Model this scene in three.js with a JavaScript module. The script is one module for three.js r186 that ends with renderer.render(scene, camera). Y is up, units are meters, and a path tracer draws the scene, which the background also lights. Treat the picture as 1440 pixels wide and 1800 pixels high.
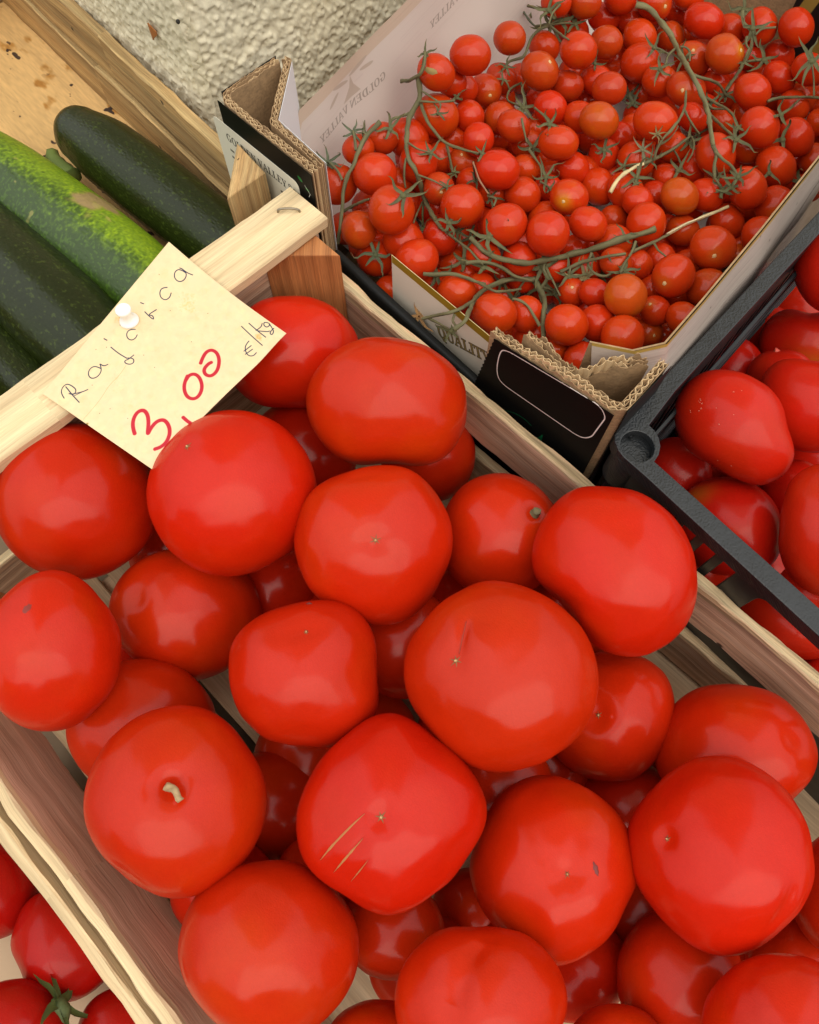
import * as THREE from 'three';
import { mergeGeometries, mergeVertices } from 'three/addons/utils/BufferGeometryUtils.js';
import { RoundedBoxGeometry } from 'three/addons/geometries/RoundedBoxGeometry.js';

// ---------------------------------------------------------------- camera, sky, sun, exposure
const scene = new THREE.Scene();
const CAM_Y = 0.36, PITCH = 68.5 * Math.PI / 180, FPX = 1280;      // photo pixels: 1440 x 1800
const camera = new THREE.PerspectiveCamera(2 * Math.atan(900 / FPX) * 180 / Math.PI, 0.8, 0.01, 60);
camera.position.set(0, CAM_Y, 0);
camera.rotation.set(-PITCH, 0, 0);
scene.add(camera);

{ // overcast sky, a little brighter towards the zenith
  const w = 64, h = 32, d = new Float32Array(w * h * 4);
  for (let j = 0; j < h; j++) for (let i = 0; i < w; i++) {
    const el = (j + 0.5) / h * Math.PI - Math.PI / 2;
    const k = el > 0 ? 1.75 * (1 + 2 * Math.sin(el)) / 3 : 0.3;   // standard overcast distribution; street below
    const o = (j * w + i) * 4;
    d[o] = 1.0 * k; d[o + 1] = 0.985 * k; d[o + 2] = 0.95 * k; d[o + 3] = 1;
  }
  const sky = new THREE.DataTexture(d, w, h, THREE.RGBAFormat, THREE.FloatType);
  sky.mapping = THREE.EquirectangularReflectionMapping;
  sky.magFilter = sky.minFilter = THREE.LinearFilter; sky.needsUpdate = true;
  scene.background = sky; scene.environment = sky;
}
const sun = new THREE.DirectionalLight(0xfff0d8, 1.5);
sun.position.set(0.3, 0.95, 1.0); sun.castShadow = true;
sun.shadow.radius = 130; sun.shadow.mapSize.set(2048, 2048);
Object.assign(sun.shadow.camera, { left: -1, right: 1, top: 1, bottom: -1, near: 0.1, far: 6 });
scene.add(sun, sun.target);
const renderer = new THREE.WebGLRenderer({ antialias: true });
renderer.toneMapping = THREE.LinearToneMapping;
renderer.toneMappingExposure = 1.18;
renderer.shadowMap.enabled = true;

// ---------------------------------------------------------------- helpers
const V3 = (x, y, z) => new THREE.Vector3(x, y, z);
let seed_ = 1234567;
const rnd = () => { seed_ = (seed_ * 1664525 + 1013904223) >>> 0; return seed_ / 4294967296; };
const hash = (x, y, z) => { let h = (x * 374761393 + y * 668265263 + z * 2147483647) | 0; h = Math.imul(h ^ (h >>> 13), 1274126177); h ^= h >>> 16; return (h >>> 0) / 4294967296; };
function noise3(x, y, z) {
  const xi = Math.floor(x), yi = Math.floor(y), zi = Math.floor(z); let u = x - xi, v = y - yi, w = z - zi;
  u = u * u * (3 - 2 * u); v = v * v * (3 - 2 * v); w = w * w * (3 - 2 * w);
  const L = (a, b, t) => a + (b - a) * t;
  const g = (k) => L(L(hash(xi, yi, k), hash(xi + 1, yi, k), u), L(hash(xi, yi + 1, k), hash(xi + 1, yi + 1, k), u), v);
  return L(g(zi), g(zi + 1), w) * 2 - 1;
}
const fbm = (x, y, z, n = 3) => { let s = 0, a = 0.5; for (let i = 0; i < n; i++) { s += a * noise3(x, y, z); x *= 2.1; y *= 2.1; z *= 2.1; a *= 0.5; } return s; };
const smooth = (a, b, x) => { x = Math.min(1, Math.max(0, (x - a) / (b - a))); return x * x * (3 - 2 * x); };

// a photo pixel is a direction; t is the depth along the optical axis in metres
const FW = V3(0, -Math.sin(PITCH), -Math.cos(PITCH)), UPV = V3(0, Math.cos(PITCH), -Math.sin(PITCH)), RT = V3(1, 0, 0);
const CAM = V3(0, CAM_Y, 0);
const ray = (u, v) => RT.clone().multiplyScalar((u - 720) / FPX).addScaledVector(UPV, -(v - 900) / FPX).add(FW);
const at = (u, v, t) => ray(u, v).multiplyScalar(t).add(CAM);
const onY = (u, v, y) => { const d = ray(u, v); return d.clone().multiplyScalar((y - CAM_Y) / d.y).add(CAM); };
const depthY = (u, v, y) => (y - CAM_Y) / ray(u, v).y;
// stall axes: a runs along the long side of the crates, b across them (towards the wall side)
const S = Math.SQRT1_2;
const W = (a, y, b) => V3((a + b) * S, y, (a - b) * S);
const toAB = (p) => [(p.x + p.z) * S, (p.x - p.z) * S];
const onB = (u, v, b) => { const d = ray(u, v), t = b / ((d.x - d.z) * S), q = d.multiplyScalar(t).add(CAM); return [(q.x + q.z) * S, q.y]; };

const names = {};
function numbered(n) { const k = names[n] = (names[n] ?? -1) + 1; return k ? `${n}_${String(k).padStart(3, '0')}` : n; }
function thing(name, label, category, group, kind) {
  const g = new THREE.Group(); g.name = numbered(name); g.userData = { label, category };
  if (group) g.userData.group = group; if (kind) g.userData.kind = kind;
  scene.add(g); return g;
}
function part(name, geo, mat, parent, label) {
  const m = new THREE.Mesh(geo, mat); m.name = name; m.castShadow = m.receiveShadow = true;
  if (label) m.userData.label = label;
  parent.add(m); return m;
}
function onStall(g) { g.rotation.y = -Math.PI / 4; return g; }     // local x = a, local z = -b

// ---------------------------------------------------------------- procedural textures
function dataTex(w, h, fn, { srgb = true, repeat = true } = {}) {
  const d = new Uint8Array(w * h * 4);
  for (let j = 0; j < h; j++) for (let i = 0; i < w; i++) {
    const c = fn(i / w, j / h, i, j), o = (j * w + i) * 4;
    d[o] = Math.max(0, Math.min(255, c[0] * 255)); d[o + 1] = Math.max(0, Math.min(255, c[1] * 255)); d[o + 2] = Math.max(0, Math.min(255, c[2] * 255)); d[o + 3] = 255;
  }
  const t = new THREE.DataTexture(d, w, h); if (srgb) t.colorSpace = THREE.SRGBColorSpace;
  t.magFilter = THREE.LinearFilter; t.minFilter = THREE.LinearMipmapLinearFilter; t.generateMipmaps = true;
  if (repeat) t.wrapS = t.wrapT = THREE.RepeatWrapping; t.needsUpdate = true; return t;
}
function canvasTex(w, h, draw) {
  const c = document.createElement('canvas'); c.width = w; c.height = h; draw(c.getContext('2d'), w, h);
  const t = new THREE.CanvasTexture(c); t.colorSpace = THREE.SRGBColorSpace; t.anisotropy = 8; return t;
}
// wood grain: u along the fibres, metres/0.25; values tint a vertex colour
function woodTex(seed, knots, contrast) {
  return dataTex(1024, 256, (x, y) => {
    let yy = y * 1.0;
    for (const [kx, ky, kr] of knots) { const dx = (x - kx) * 4, dy = y - ky, r = Math.hypot(dx, dy); yy += 0.05 * Math.exp(-(r * r) / (kr * kr)) * Math.sign(dy || 1); }
    const wob = 0.02 * noise3(x * 3, 1.7, seed) + 0.008 * noise3(x * 11, y * 3, seed + 3);
    const rings = 0.5 + 0.5 * Math.sin((yy + wob * 1.2) * 30 + 5 * noise3(x * 0.9, y * 3, seed + 9));
    const fib = noise3(x * 9, y * 150, seed + 5) * 0.45 + noise3(x * 40, y * 230, seed + 6) * 0.3 + noise3(x * 4, y * 60, seed + 2) * 0.35;
    const blot = fbm(x * 3, y * 4, seed + 8);
    let k = 1 - contrast * (0.08 * Math.pow(rings, 2.2) + 0.2 * (fib + 0.5) + 0.22 * (blot + 0.3));
    let dark = 0;
    for (const [kx, ky, kr] of knots) { const r = Math.hypot((x - kx) * 4, y - ky) / kr; dark = Math.max(dark, 1 - smooth(0.3, 0.8, r + 0.2 * noise3(x * 60, y * 20, 4))); }
    k = k * (1 - 0.6 * dark);
    return [k, k * (0.985 - 0.04 * contrast * rings), k * (0.96 - 0.07 * contrast * rings)];
  });
}
const woodA = woodTex(11, [], 0.5), woodB = woodTex(37, [[0.32, 0.42, 0.05], [0.8, 0.2, 0.03]], 0.95), woodC = woodTex(71, [[0.62, 0.3, 0.07]], 0.8);
const speck = dataTex(512, 512, (x, y, i, j) => {           // tomato skin: tiny pale flecks
  const n = 0.02 * fbm(x * 60, y * 60, 3), f = hash(i, j, 5);
  const k = 0.95 + n + (f > 0.985 ? 0.06 : (f - 0.5) * 0.06);
  return [k, k, k];
});
const skinBump = dataTex(512, 512, (x, y, i, j) => { const k = 0.5 + 0.35 * noise3(x * 140, y * 140, 2) + 0.15 * noise3(x * 60, y * 60, 7); return [k, k, k]; }, { srgb: false });

// ---------------------------------------------------------------- materials
const M = {};
const std = (o) => new THREE.MeshStandardMaterial(o), phy = (o) => new THREE.MeshPhysicalMaterial(o);
const lin = (r, g, b) => new THREE.Color().setRGB(r, g, b);
M.tomato = phy({ vertexColors: true, map: speck, roughness: 0.5, specularIntensity: 0.05, clearcoat: 0.42, clearcoatRoughness: 0.19, bumpMap: skinBump, bumpScale: 0.00005, ior: 1.45 });
M.cherry = phy({ vertexColors: true, map: speck, roughness: 0.5, specularIntensity: 0.05, clearcoat: 0.6, clearcoatRoughness: 0.16, ior: 1.45 });
M.plum = phy({ vertexColors: true, map: speck, roughness: 0.5, specularIntensity: 0.05, clearcoat: 0.42, clearcoatRoughness: 0.2, bumpMap: skinBump, bumpScale: 0.00005 });
M.scar = std({ color: lin(0.22, 0.10, 0.035), roughness: 0.85 });
M.scarPale = std({ color: lin(0.62, 0.42, 0.2), roughness: 0.8 });
M.slash = std({ color: lin(0.42, 0.16, 0.05), roughness: 0.85 });
M.crease = std({ color: lin(0.30, 0.025, 0.008), roughness: 0.6 });
M.gash = std({ color: lin(0.16, 0.012, 0.008), roughness: 0.5 });
M.stemGreen = std({ vertexColors: true, roughness: 0.75 });
M.woodPale = std({ vertexColors: true, map: woodA, bumpMap: woodA, bumpScale: 0.0005, roughness: 0.8 });
M.woodB = std({ vertexColors: true, map: woodB, bumpMap: woodB, bumpScale: 0.0006, roughness: 0.8 });
M.woodPost = std({ vertexColors: true, map: woodC, bumpMap: woodC, bumpScale: 0.0004, roughness: 0.6 });
M.metal = std({ color: lin(0.32, 0.28, 0.22), metalness: 1, roughness: 0.45 });
M.blackPrint = phy({ color: lin(0.009, 0.010, 0.010), roughness: 0.5, specularIntensity: 0.4 });
M.kraft = std({ color: lin(0.42, 0.27, 0.14), roughness: 0.9, map: dataTex(256, 256, (x, y) => { const k = 0.9 + 0.12 * fbm(x * 30, y * 90, 1) + 0.06 * noise3(x * 120, y * 120, 3); return [k, k, k]; }) });
M.kraftEdge = std({ color: lin(0.60, 0.43, 0.24), roughness: 0.95 });
M.plastic = std({ color: lin(0.017, 0.020, 0.023), roughness: 0.36, bumpMap: skinBump, bumpScale: 0.0002, map: dataTex(512, 512, (x, y, i, j) => { const k = 0.8 + 0.22 * fbm(x * 9, y * 9, 2) + (hash(i, j, 8) > 0.9975 ? 0.2 : 0); return [k, k, k]; }) });
M.white = phy({ color: lin(0.85, 0.85, 0.83), roughness: 0.28, clearcoat: 0.4, clearcoatRoughness: 0.2 });

// ---------------------------------------------------------------- geometry builders
function geom(pos, uv, idx, col) {
  const g = new THREE.BufferGeometry();
  g.setAttribute('position', new THREE.Float32BufferAttribute(pos, 3));
  if (uv) g.setAttribute('uv', new THREE.Float32BufferAttribute(uv, 2));
  if (col) g.setAttribute('color', new THREE.Float32BufferAttribute(col, 3));
  g.setIndex(idx); g.computeVertexNormals(); return g;
}
// rough sawn board: x length, y height, z thickness, centred. colours: {top, face, end}
function board(L, h, th, { top = [0.8, 0.66, 0.4], face = [0.6, 0.36, 0.24], end, rough = 0.0006, bow = 0, ch = 0.0009, seed = 1, taper = 0, sapw = 0 } = {}) {
  const n = Math.max(6, Math.round(L / 0.006)), c = Math.min(ch, th * 0.3, h * 0.3);
  const hy = h / 2, hz = th / 2, bot = top; end = end || face;
  const sec = [[hy, -hz + c], [hy, hz - c], [hy - c, hz], [-hy + c, hz], [-hy, hz - c], [-hy, -hz + c], [-hy + c, -hz], [hy - c, -hz]];
  const pos = [], uv = [], idx = [], col = [];
  const P = (i, k) => {
    const x = -L / 2 + L * i / n, [y, z] = sec[k], s = seed * 7.3;
    const yy = y * (1 - taper * i / n) + rough * (noise3(x * 90, k * 0.4 + s, 1) + 1.6 * noise3(x * 22, s + (y > 0 ? 0 : 9), 2)) + bow * Math.sin(Math.PI * i / n);
    const zz = z + rough * 0.7 * (noise3(x * 70, s, k * 0.6 + 5) + 1.3 * noise3(x * 15, s, 4));
    const xx = x + (i === 0 || i === n ? rough * 2 * noise3(y * 300, z * 300, s + i) : 0);
    return [xx, yy, zz];
  };
  const o0 = seed * 0.137 % 1;
  for (let k = 0; k < 8; k++) {
    const k2 = (k + 1) % 8, base = pos.length / 3, isTop = k === 0 || k === 4, isCh = k % 2 === 1;
    const sap = !isTop && !isCh;
    const C = isTop ? (k === 0 ? top : bot) : isCh ? [(top[0] * 1.4 + face[0] * 0.6) / 2, (top[1] * 1.4 + face[1] * 0.6) / 2, (top[2] * 1.4 + face[2] * 0.6) / 2] : face;
    if (sap && sapw) { // heartwood face with a wavy sapwood band left along its upper edge
      const ku = k === 2 ? k : k2, kd = k === 2 ? k2 : k;
      for (let i = 0; i <= n; i++) { const pu = P(i, ku), pd = P(i, kd), x = pu[0], f = Math.max(0.02, sapw * (1 + 0.8 * noise3(x * 26, seed * 3 + k, 7) + 0.4 * noise3(x * 90, seed, 5)));
        for (const [t, c] of [[0, top], [f, top], [f, face], [1, face]]) { pos.push(pu[0] + (pd[0] - pu[0]) * t, pu[1] + (pd[1] - pu[1]) * t, pu[2] + (pd[2] - pu[2]) * t); uv.push((x + 5) / 0.25 + o0, (pu[1] + (pd[1] - pu[1]) * t + k * 0.013) / 0.0625 + seed * 0.31); col.push(...c); } }
      for (let i = 0; i < n; i++) for (const q of [0, 2]) { const a = base + i * 4 + q; k === 2 ? idx.push(a, a + 1, a + 4, a + 1, a + 5, a + 4) : idx.push(a, a + 4, a + 1, a + 1, a + 4, a + 5); }
      continue;
    }
    for (let i = 0; i <= n; i++) for (const [kk, q] of [[k, 0], [k2, 1]]) {
      const p = P(i, kk); pos.push(...p);
      const w = k === 0 || k === 4 ? p[2] : p[1];
      uv.push((p[0] + 5) / 0.25 + o0, (w + k * 0.013) / 0.0625 + seed * 0.31);
      col.push(...C);
    }
    for (let i = 0; i < n; i++) { const a = base + i * 2; idx.push(a, a + 1, a + 2, a + 1, a + 3, a + 2); }
  }
  for (const i of [0, n]) {
    const base = pos.length / 3; pos.push(i ? L / 2 : -L / 2, 0, 0); uv.push(0.1, 0.1); col.push(...end);
    for (let k = 0; k < 8; k++) { const p = P(i, k); pos.push(...p); uv.push(p[2] / 0.06 + 0.3, p[1] / 0.02); col.push(...end); }
    for (let k = 0; k < 8; k++) { const a = base + 1 + k, b = base + 1 + (k + 1) % 8; i ? idx.push(base, a, b) : idx.push(base, b, a); }
  }
  return geom(pos, uv, idx, col);
}
// upright sheet following a path of [a, b] points, between heights; y1 may be a function of arc length
function ribbon(path, y0, y1, th) {
  const n = path.length, pos = [], idx = [], uv = []; let s = 0;
  for (let i = 0; i < n; i++) {
    const p = path[Math.max(0, i - 1)], q = path[Math.min(n - 1, i + 1)];
    let dx = q[0] - p[0], dy = q[1] - p[1]; const l = Math.hypot(dx, dy) || 1; dx /= l; dy /= l;
    if (i) s += Math.hypot(path[i][0] - path[i - 1][0], path[i][1] - path[i - 1][1]);
    const yt = typeof y1 === 'function' ? y1(s) : y1, yb = typeof y0 === 'function' ? y0(s) : y0;
    for (const [o, y] of [[-th / 2, yb], [-th / 2, yt], [th / 2, yt], [th / 2, yb]]) {
      pos.push(path[i][0] - dy * o, y, -(path[i][1] + dx * o)); uv.push(s / 0.1, y / 0.1 + o * 10);
    }
  }
  for (let i = 0; i < n - 1; i++) for (let k = 0; k < 4; k++) {
    const a = i * 4 + k, b = i * 4 + (k + 1) % 4, c = a + 4, d = b + 4; idx.push(a, c, b, b, c, d);
  }
  idx.push(0, 1, 2, 0, 2, 3); const e = (n - 1) * 4; idx.push(e, e + 2, e + 1, e, e + 3, e + 2);
  const g = geom(pos, uv, idx).toNonIndexed(); g.computeVertexNormals(); return g;
}
const seg2 = (pts, step) => { const r = []; for (let i = 0; i < pts.length - 1; i++) { const [x0, y0] = pts[i], [x1, y1] = pts[i + 1], n = Math.max(1, Math.round(Math.hypot(x1 - x0, y1 - y0) / step)); for (let k = 0; k < n; k++) r.push([x0 + (x1 - x0) * k / n, y0 + (y1 - y0) * k / n]); } r.push(pts[pts.length - 1]); return r; };
const offset2 = (path, f) => path.map((p, i) => { const q = path[Math.max(0, i - 1)], r = path[Math.min(path.length - 1, i + 1)]; let dx = r[0] - q[0], dy = r[1] - q[1]; const l = Math.hypot(dx, dy) || 1; const o = f(i); return [p[0] - dy / l * o, p[1] + dx / l * o]; });
// corrugated cardboard wall, two rows of flutes between three liners
function cardboard(parent, name, pts, y0, y1, th = 0.0042, rough = 0.0006) {
  const path = seg2(pts, 0.0009), g = new THREE.Group(); g.name = name; parent.add(g);
  const yt = typeof y1 === 'function' ? y1 : () => y1, jag = (k) => (s) => yt(s) + rough * (noise3(s * 900, k, 3) + 1.2 * noise3(s * 210, k, 8));
  for (const k of [-1, 0, 1]) part('liner', ribbon(offset2(path, () => k * th / 2), y0, jag(k), 0.0004), k === -2 ? M.kraft : M.kraft, g);
  const lam = 0.0043, per = (i) => i * 0.0009 / lam * Math.PI * 2;
  for (const k of [-1, 1]) part('fluting', ribbon(offset2(path, (i) => k * th / 4 + Math.sin(per(i) + k) * th * 0.18 * (1 + 0.25 * noise3(i * 0.13, k, 2))), y0, (s) => jag(k + 5)(s) - 0.0003, 0.00035), M.kraftEdge, g);
  return g;
}
const chainPts = (pts) => new THREE.CatmullRomCurve3(pts, false, 'centripetal');
// tapered, slightly knobbly tube
function tube(pts, r0, r1, col, { seg = 0, sides = 8, knob = 0.12, seed = 1 } = {}) {
  const cv = chainPts(pts), L = cv.getLength(), n = seg || Math.max(6, Math.round(L / 0.0022));
  const fr = cv.computeFrenetFrames(n), pos = [], uv = [], idx = [], cols = [];
  for (let i = 0; i <= n; i++) {
    const p = cv.getPointAt(i / n), r = (r0 + (r1 - r0) * i / n);
    for (let k = 0; k <= sides; k++) {
      const a = k / sides * Math.PI * 2, rr = r * (1 + knob * noise3(i * 0.45 + seed, Math.cos(a) * 1.3 + 3, Math.sin(a) * 1.3 + seed));
      const q = p.clone().addScaledVector(fr.normals[i], Math.cos(a) * rr).addScaledVector(fr.binormals[i], Math.sin(a) * rr);
      pos.push(q.x, q.y, q.z); uv.push(i / n, k / sides);
      const j = 1 + 0.28 * noise3(i * 0.35 + seed * 3, a * 1.2, 7); cols.push(col[0] * j, col[1] * j, col[2] * j);
    }
  }
  for (let i = 0; i < n; i++) for (let k = 0; k < sides; k++) { const a = i * (sides + 1) + k; idx.push(a, a + 1, a + sides + 1, a + 1, a + sides + 2, a + sides + 1); }
  for (const [i, flip] of [[0, 0], [n, 1]]) {
    const b = pos.length / 3, p = cv.getPointAt(i / n); pos.push(p.x, p.y, p.z); uv.push(0, 0); cols.push(col[0] * 1.5, col[1] * 1.3, col[2] * 1.3);
    for (let k = 0; k < sides; k++) { const a = i * (sides + 1) + k; flip ? idx.push(b, a, a + 1) : idx.push(b, a + 1, a); }
  }
  return geom(pos, uv, idx, cols);
}
// ---- fruit. r: pixel radii at equal steps clockwise from the right; n: pixel of the blossom end
function fruitGeo(o) {
  const { c, t, r, q = 0.92, e = 0.97, nu = 64, nv = 44, lobes = 0, la = 0.02, dim = 0, dimW = 0.16, fur = 0, wob = 0.012, seed = 1, col = [0.62, 0.028, 0.012], col2, colW = 0.4 } = o;
  const C = at(c[0], c[1], t), zc = CAM.clone().sub(C).normalize();
  const xc = RT.clone().addScaledVector(zc, -RT.dot(zc)).normalize(), yc = zc.clone().cross(xc);
  const dist = CAM.distanceTo(C);
  const onPlane = (u, v) => { const d = ray(u, v).normalize(), k = dist / -d.dot(zc); const p = d.multiplyScalar(k).add(CAM).sub(C); return [p.dot(xc), p.dot(yc)]; };
  const N = r.length, ctl = [];
  for (let i = 0; i < N; i++) { const a = i / N * 2 * Math.PI, [x, y] = onPlane(c[0] + r[i] * Math.cos(a), c[1] + r[i] * Math.sin(a)); ctl.push([Math.atan2(y, x), Math.hypot(x, y)]); }
  // radius as a periodic Catmull-Rom in the clockwise angle
  const th0 = ctl.map((k) => { let a = -k[0]; while (a < 0) a += 2 * Math.PI; return a; });
  const order = [...Array(N).keys()].sort((a, b) => th0[a] - th0[b]);
  const A = order.map((i) => th0[i]), Rr = order.map((i) => ctl[i][1]);
  const Rf = (ang) => { // ang is counter clockwise in (xc, yc)
    let a = -ang; a = ((a % (2 * Math.PI)) + 2 * Math.PI) % (2 * Math.PI);
    let i = N - 1; for (let k = 0; k < N; k++) if (A[k] <= a) i = k; if (a < A[0]) { i = N - 1; }
    const a0 = A[i], a1 = A[(i + 1) % N] + (i === N - 1 ? 2 * Math.PI : 0), s = ((a < a0 ? a + 2 * Math.PI : a) - a0) / (a1 - a0);
    const p0 = Rr[(i - 1 + N) % N], p1 = Rr[i], p2 = Rr[(i + 1) % N], p3 = Rr[(i + 2) % N];
    return 0.5 * (2 * p1 + (p2 - p0) * s + (2 * p0 - 5 * p1 + 4 * p2 - p3) * s * s + (3 * p1 - p0 - 3 * p2 + p3) * s * s * s);
  };
  const Rm = Rr.reduce((s, x) => s + x, 0) / N, Rz = Rm * q;
  let n = V3(0.3, -0.5, -0.8).normalize();
  if (o.n) { const [x, y] = onPlane(o.n[0], o.n[1]); const a = Math.atan2(y, x), s = Math.min(0.97, Math.hypot(x, y) / Rf(a)); n = V3(s * Math.cos(a), s * Math.sin(a), Math.sqrt(1 - s * s)); }
  const e1 = V3(n.z, n.x, n.y).cross(n).normalize(), e2 = n.clone().cross(e1);
  const surf = (d) => { // local unit direction -> local point
    const sn = Math.min(1, Math.hypot(d.x, d.y)), ph = Math.atan2(d.y, d.x), Sx = Math.pow(sn, e), Cz = Math.sign(d.z) * Math.pow(Math.abs(d.z), e);
    const Rl = Rm + (Rf(ph) - Rm) * Math.pow(sn, o.pe || 1.3);
    const p = V3(Rl * Sx * Math.cos(ph), Rl * Sx * Math.sin(ph), Rz * Cz);
    const g = Math.acos(Math.max(-1, Math.min(1, d.dot(n)))), ps = Math.atan2(d.dot(e2), d.dot(e1));
    let k = wob * (noise3(d.x * 1.6 + seed * 5.1, d.y * 1.6, d.z * 1.6 + seed) + 0.45 * noise3(d.x * 3.4 + seed, d.y * 3.4 + 9, d.z * 3.4)) + (o.fine || 0) * (noise3(d.x * 6 + seed, d.y * 6, d.z * 6 + 3) + 0.3 * noise3(d.x * 12, d.y * 12 + seed, d.z * 12));
    if (lobes) { const w = Math.sin(g); k += la * w * w * (Math.cos(lobes * ps + seed * 1.7) + 0.5 * Math.cos((lobes - 2) * ps + seed)); }
    if (fur) k -= 0.2 * fur * Math.exp(-((g - 0.2) ** 2) / 0.2) * (0.5 + 0.5 * Math.cos((lobes || 5) * ps + seed * 1.7 + Math.PI)) * smooth(0, 0.3, g);
    k -= dim * Math.exp(-(g * g) / (dimW * dimW));
    if (o.grooves) for (const [gx, gy, gx2, gy2, gd, gw] of o.grooves) { // creases given by two surface pixels
      const A1 = o._g(gx, gy), B1 = o._g(gx2, gy2), ab = B1.clone().sub(A1), tt = Math.max(0, Math.min(1, d.clone().sub(A1).dot(ab) / ab.lengthSq()));
      const dd = d.clone().sub(A1.clone().addScaledVector(ab, tt)).length(); k -= gd * Math.exp(-(dd * dd) / (gw * gw)) * Math.sqrt(Math.max(0.05, Math.sin(Math.PI * Math.min(0.97, Math.max(0.03, tt)))));
    }
    return p.addScaledVector(d, k * Rm);
  };
  const dirAt = (u, v) => { const [x, y] = onPlane(u, v); const a = Math.atan2(y, x), s = Math.min(0.985, Math.hypot(x, y) / Rf(a)); return V3(s * Math.cos(a), s * Math.sin(a), Math.sqrt(1 - s * s)); };
  o._g = dirAt;
  const pos = [], uv = [], idx = [], cols = [];
  const toW = (p) => V3().copy(xc).multiplyScalar(p.x).addScaledVector(yc, p.y).addScaledVector(zc, p.z);
  for (let j = 0; j <= nv; j++) for (let i = 0; i <= nu; i++) {
    const th = Math.PI * j / nv, ph = 2 * Math.PI * i / nu;
    const d = V3(Math.sin(th) * Math.cos(ph), Math.sin(th) * Math.sin(ph), Math.cos(th));
    const p = toW(surf(d)); pos.push(p.x, p.y, p.z);
    uv.push((d.x * 0.5 + 0.5) * Rm / 0.03 + seed * 0.37, (d.y * 0.5 + 0.5) * Rm / 0.03 + seed * 0.73);
    const g = Math.acos(Math.max(-1, Math.min(1, d.dot(n))));
    const m = col2 ? Math.max(0, Math.min(1, Math.exp(-(g * g) / (colW * colW)) + 0.25 * fbm(d.x * 3 + seed, d.y * 3, d.z * 3))) : 0;
    const b = 1 + 0.08 * fbm(d.x * 2 + seed * 3, d.y * 2, d.z * 2 + 5), w = 0.8 * Math.max(0, fbm(d.x * 1.5 + seed * 2, d.y * 1.5 + 4, d.z * 1.5));
    const bs = [col[0] * b, col[1] * (b + w), col[2] * b];
    for (let k = 0; k < 3; k++) cols.push(col2 ? bs[k] + (col2[k] - bs[k]) * m : bs[k]);
  }
  for (let j = 0; j < nv; j++) for (let i = 0; i < nu; i++) { const a = j * (nu + 1) + i, b = a + nu + 1; idx.push(a, b, a + 1, b, b + 1, a + 1); }
  const g = geom(pos, uv, idx, cols);
  // weld the seam normals
  const nr = g.attributes.normal; for (let j = 0; j <= nv; j++) { const a = j * (nu + 1), b = a + nu; const s = V3(nr.getX(a) + nr.getX(b), nr.getY(a) + nr.getY(b), nr.getZ(a) + nr.getZ(b)).normalize(); nr.setXYZ(a, s.x, s.y, s.z); nr.setXYZ(b, s.x, s.y, s.z); }
  { const z = toW(V3(0, 0, 1)); for (let i = 0; i <= nu; i++) nr.setXYZ(i, z.x, z.y, z.z); }
  const world = (d) => toW(surf(d));
  return { g, C, Rm, n, world, dirAt, e1, e2, toW };
}
// small patch that follows the skin of a fruit: outline of [angle, radius] in the tangent frame about direction d0
function skinPatch(f, d0, outline, lift, ridge = 0) {
  const e1 = V3(d0.z, d0.x, d0.y).cross(d0).normalize(), e2 = d0.clone().cross(e1), pos = [], idx = [], uv = [];
  const P = (x, y, l) => { const d = d0.clone().addScaledVector(e1, x).addScaledVector(e2, y).normalize(); const p = f.world(d); const nn = f.toW(d).normalize(); p.addScaledVector(nn, l); pos.push(p.x, p.y, p.z); uv.push(x, y); };
  P(0, 0, lift + ridge); const n = outline.length;
  for (const s of [0.5, 1]) for (const [x, y] of outline) P(x * s, y * s, s === 1 ? lift * 0.15 : lift + ridge * 0.4);
  for (let i = 0; i < n; i++) { const j = (i + 1) % n; idx.push(0, 1 + i, 1 + j, 1 + i, 1 + n + i, 1 + n + j, 1 + i, 1 + n + j, 1 + j); }
  return geom(pos, uv, idx);
}
const starOutline = (R, r, k, sd) => { const o = []; for (let i = 0; i < k * 2; i++) { const a = i / (k * 2) * 2 * Math.PI + sd, q = (i % 2 ? r : R * (0.7 + 0.5 * hash(i, k, Math.round(sd * 10)))); o.push([Math.cos(a) * q, Math.sin(a) * q]); } return o; };

// settle fruit along their sight lines until they no longer sink into one another
function settle(list, floorY, overlap = 0.93, iters = 400) {
  for (const o of list) { o.d = ray(o.c[0], o.c[1]); o.rp = o.r.reduce((s, x) => s + x, 0) / o.r.length; o.t0 = o.t; o.w = o.w || 1; }
  for (let it = 0; it < iters; it++) {
    for (let i = 0; i < list.length; i++) for (let j = i + 1; j < list.length; j++) {
      const a = list[i], b = list[j], pa = a.d.clone().multiplyScalar(a.t), pb = b.d.clone().multiplyScalar(b.t);
      const ra = a.rp * a.t / FPX, rb = b.rp * b.t / FPX, ov = (ra + rb) * overlap - pa.distanceTo(pb);
      if (ov <= 0) continue;
      const s = (a.t0 + (a.z || 0)) < (b.t0 + (b.z || 0)) ? 1 : -1, k = Math.min(0.003, ov * 0.25);
      a.t -= s * k * (s > 0 ? 0.35 : 0.65); b.t += s * k * (s > 0 ? 0.65 : 0.35);
    }
    for (const o of list) {
      o.t += (o.t0 - o.t) * 0.01; o.t = Math.max(o.t0 - 0.02, Math.min(o.t0 + 0.055, o.t));
      if (o.tmax && o.t > o.tmax) o.t = o.tmax; if (o.tmin && o.t < o.tmin) o.t = o.tmin;
      const tf = (CAM_Y - floorY) / (-o.d.y + o.rp / FPX); if (o.t > tf) o.t = tf;
    }
  }
}
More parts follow.
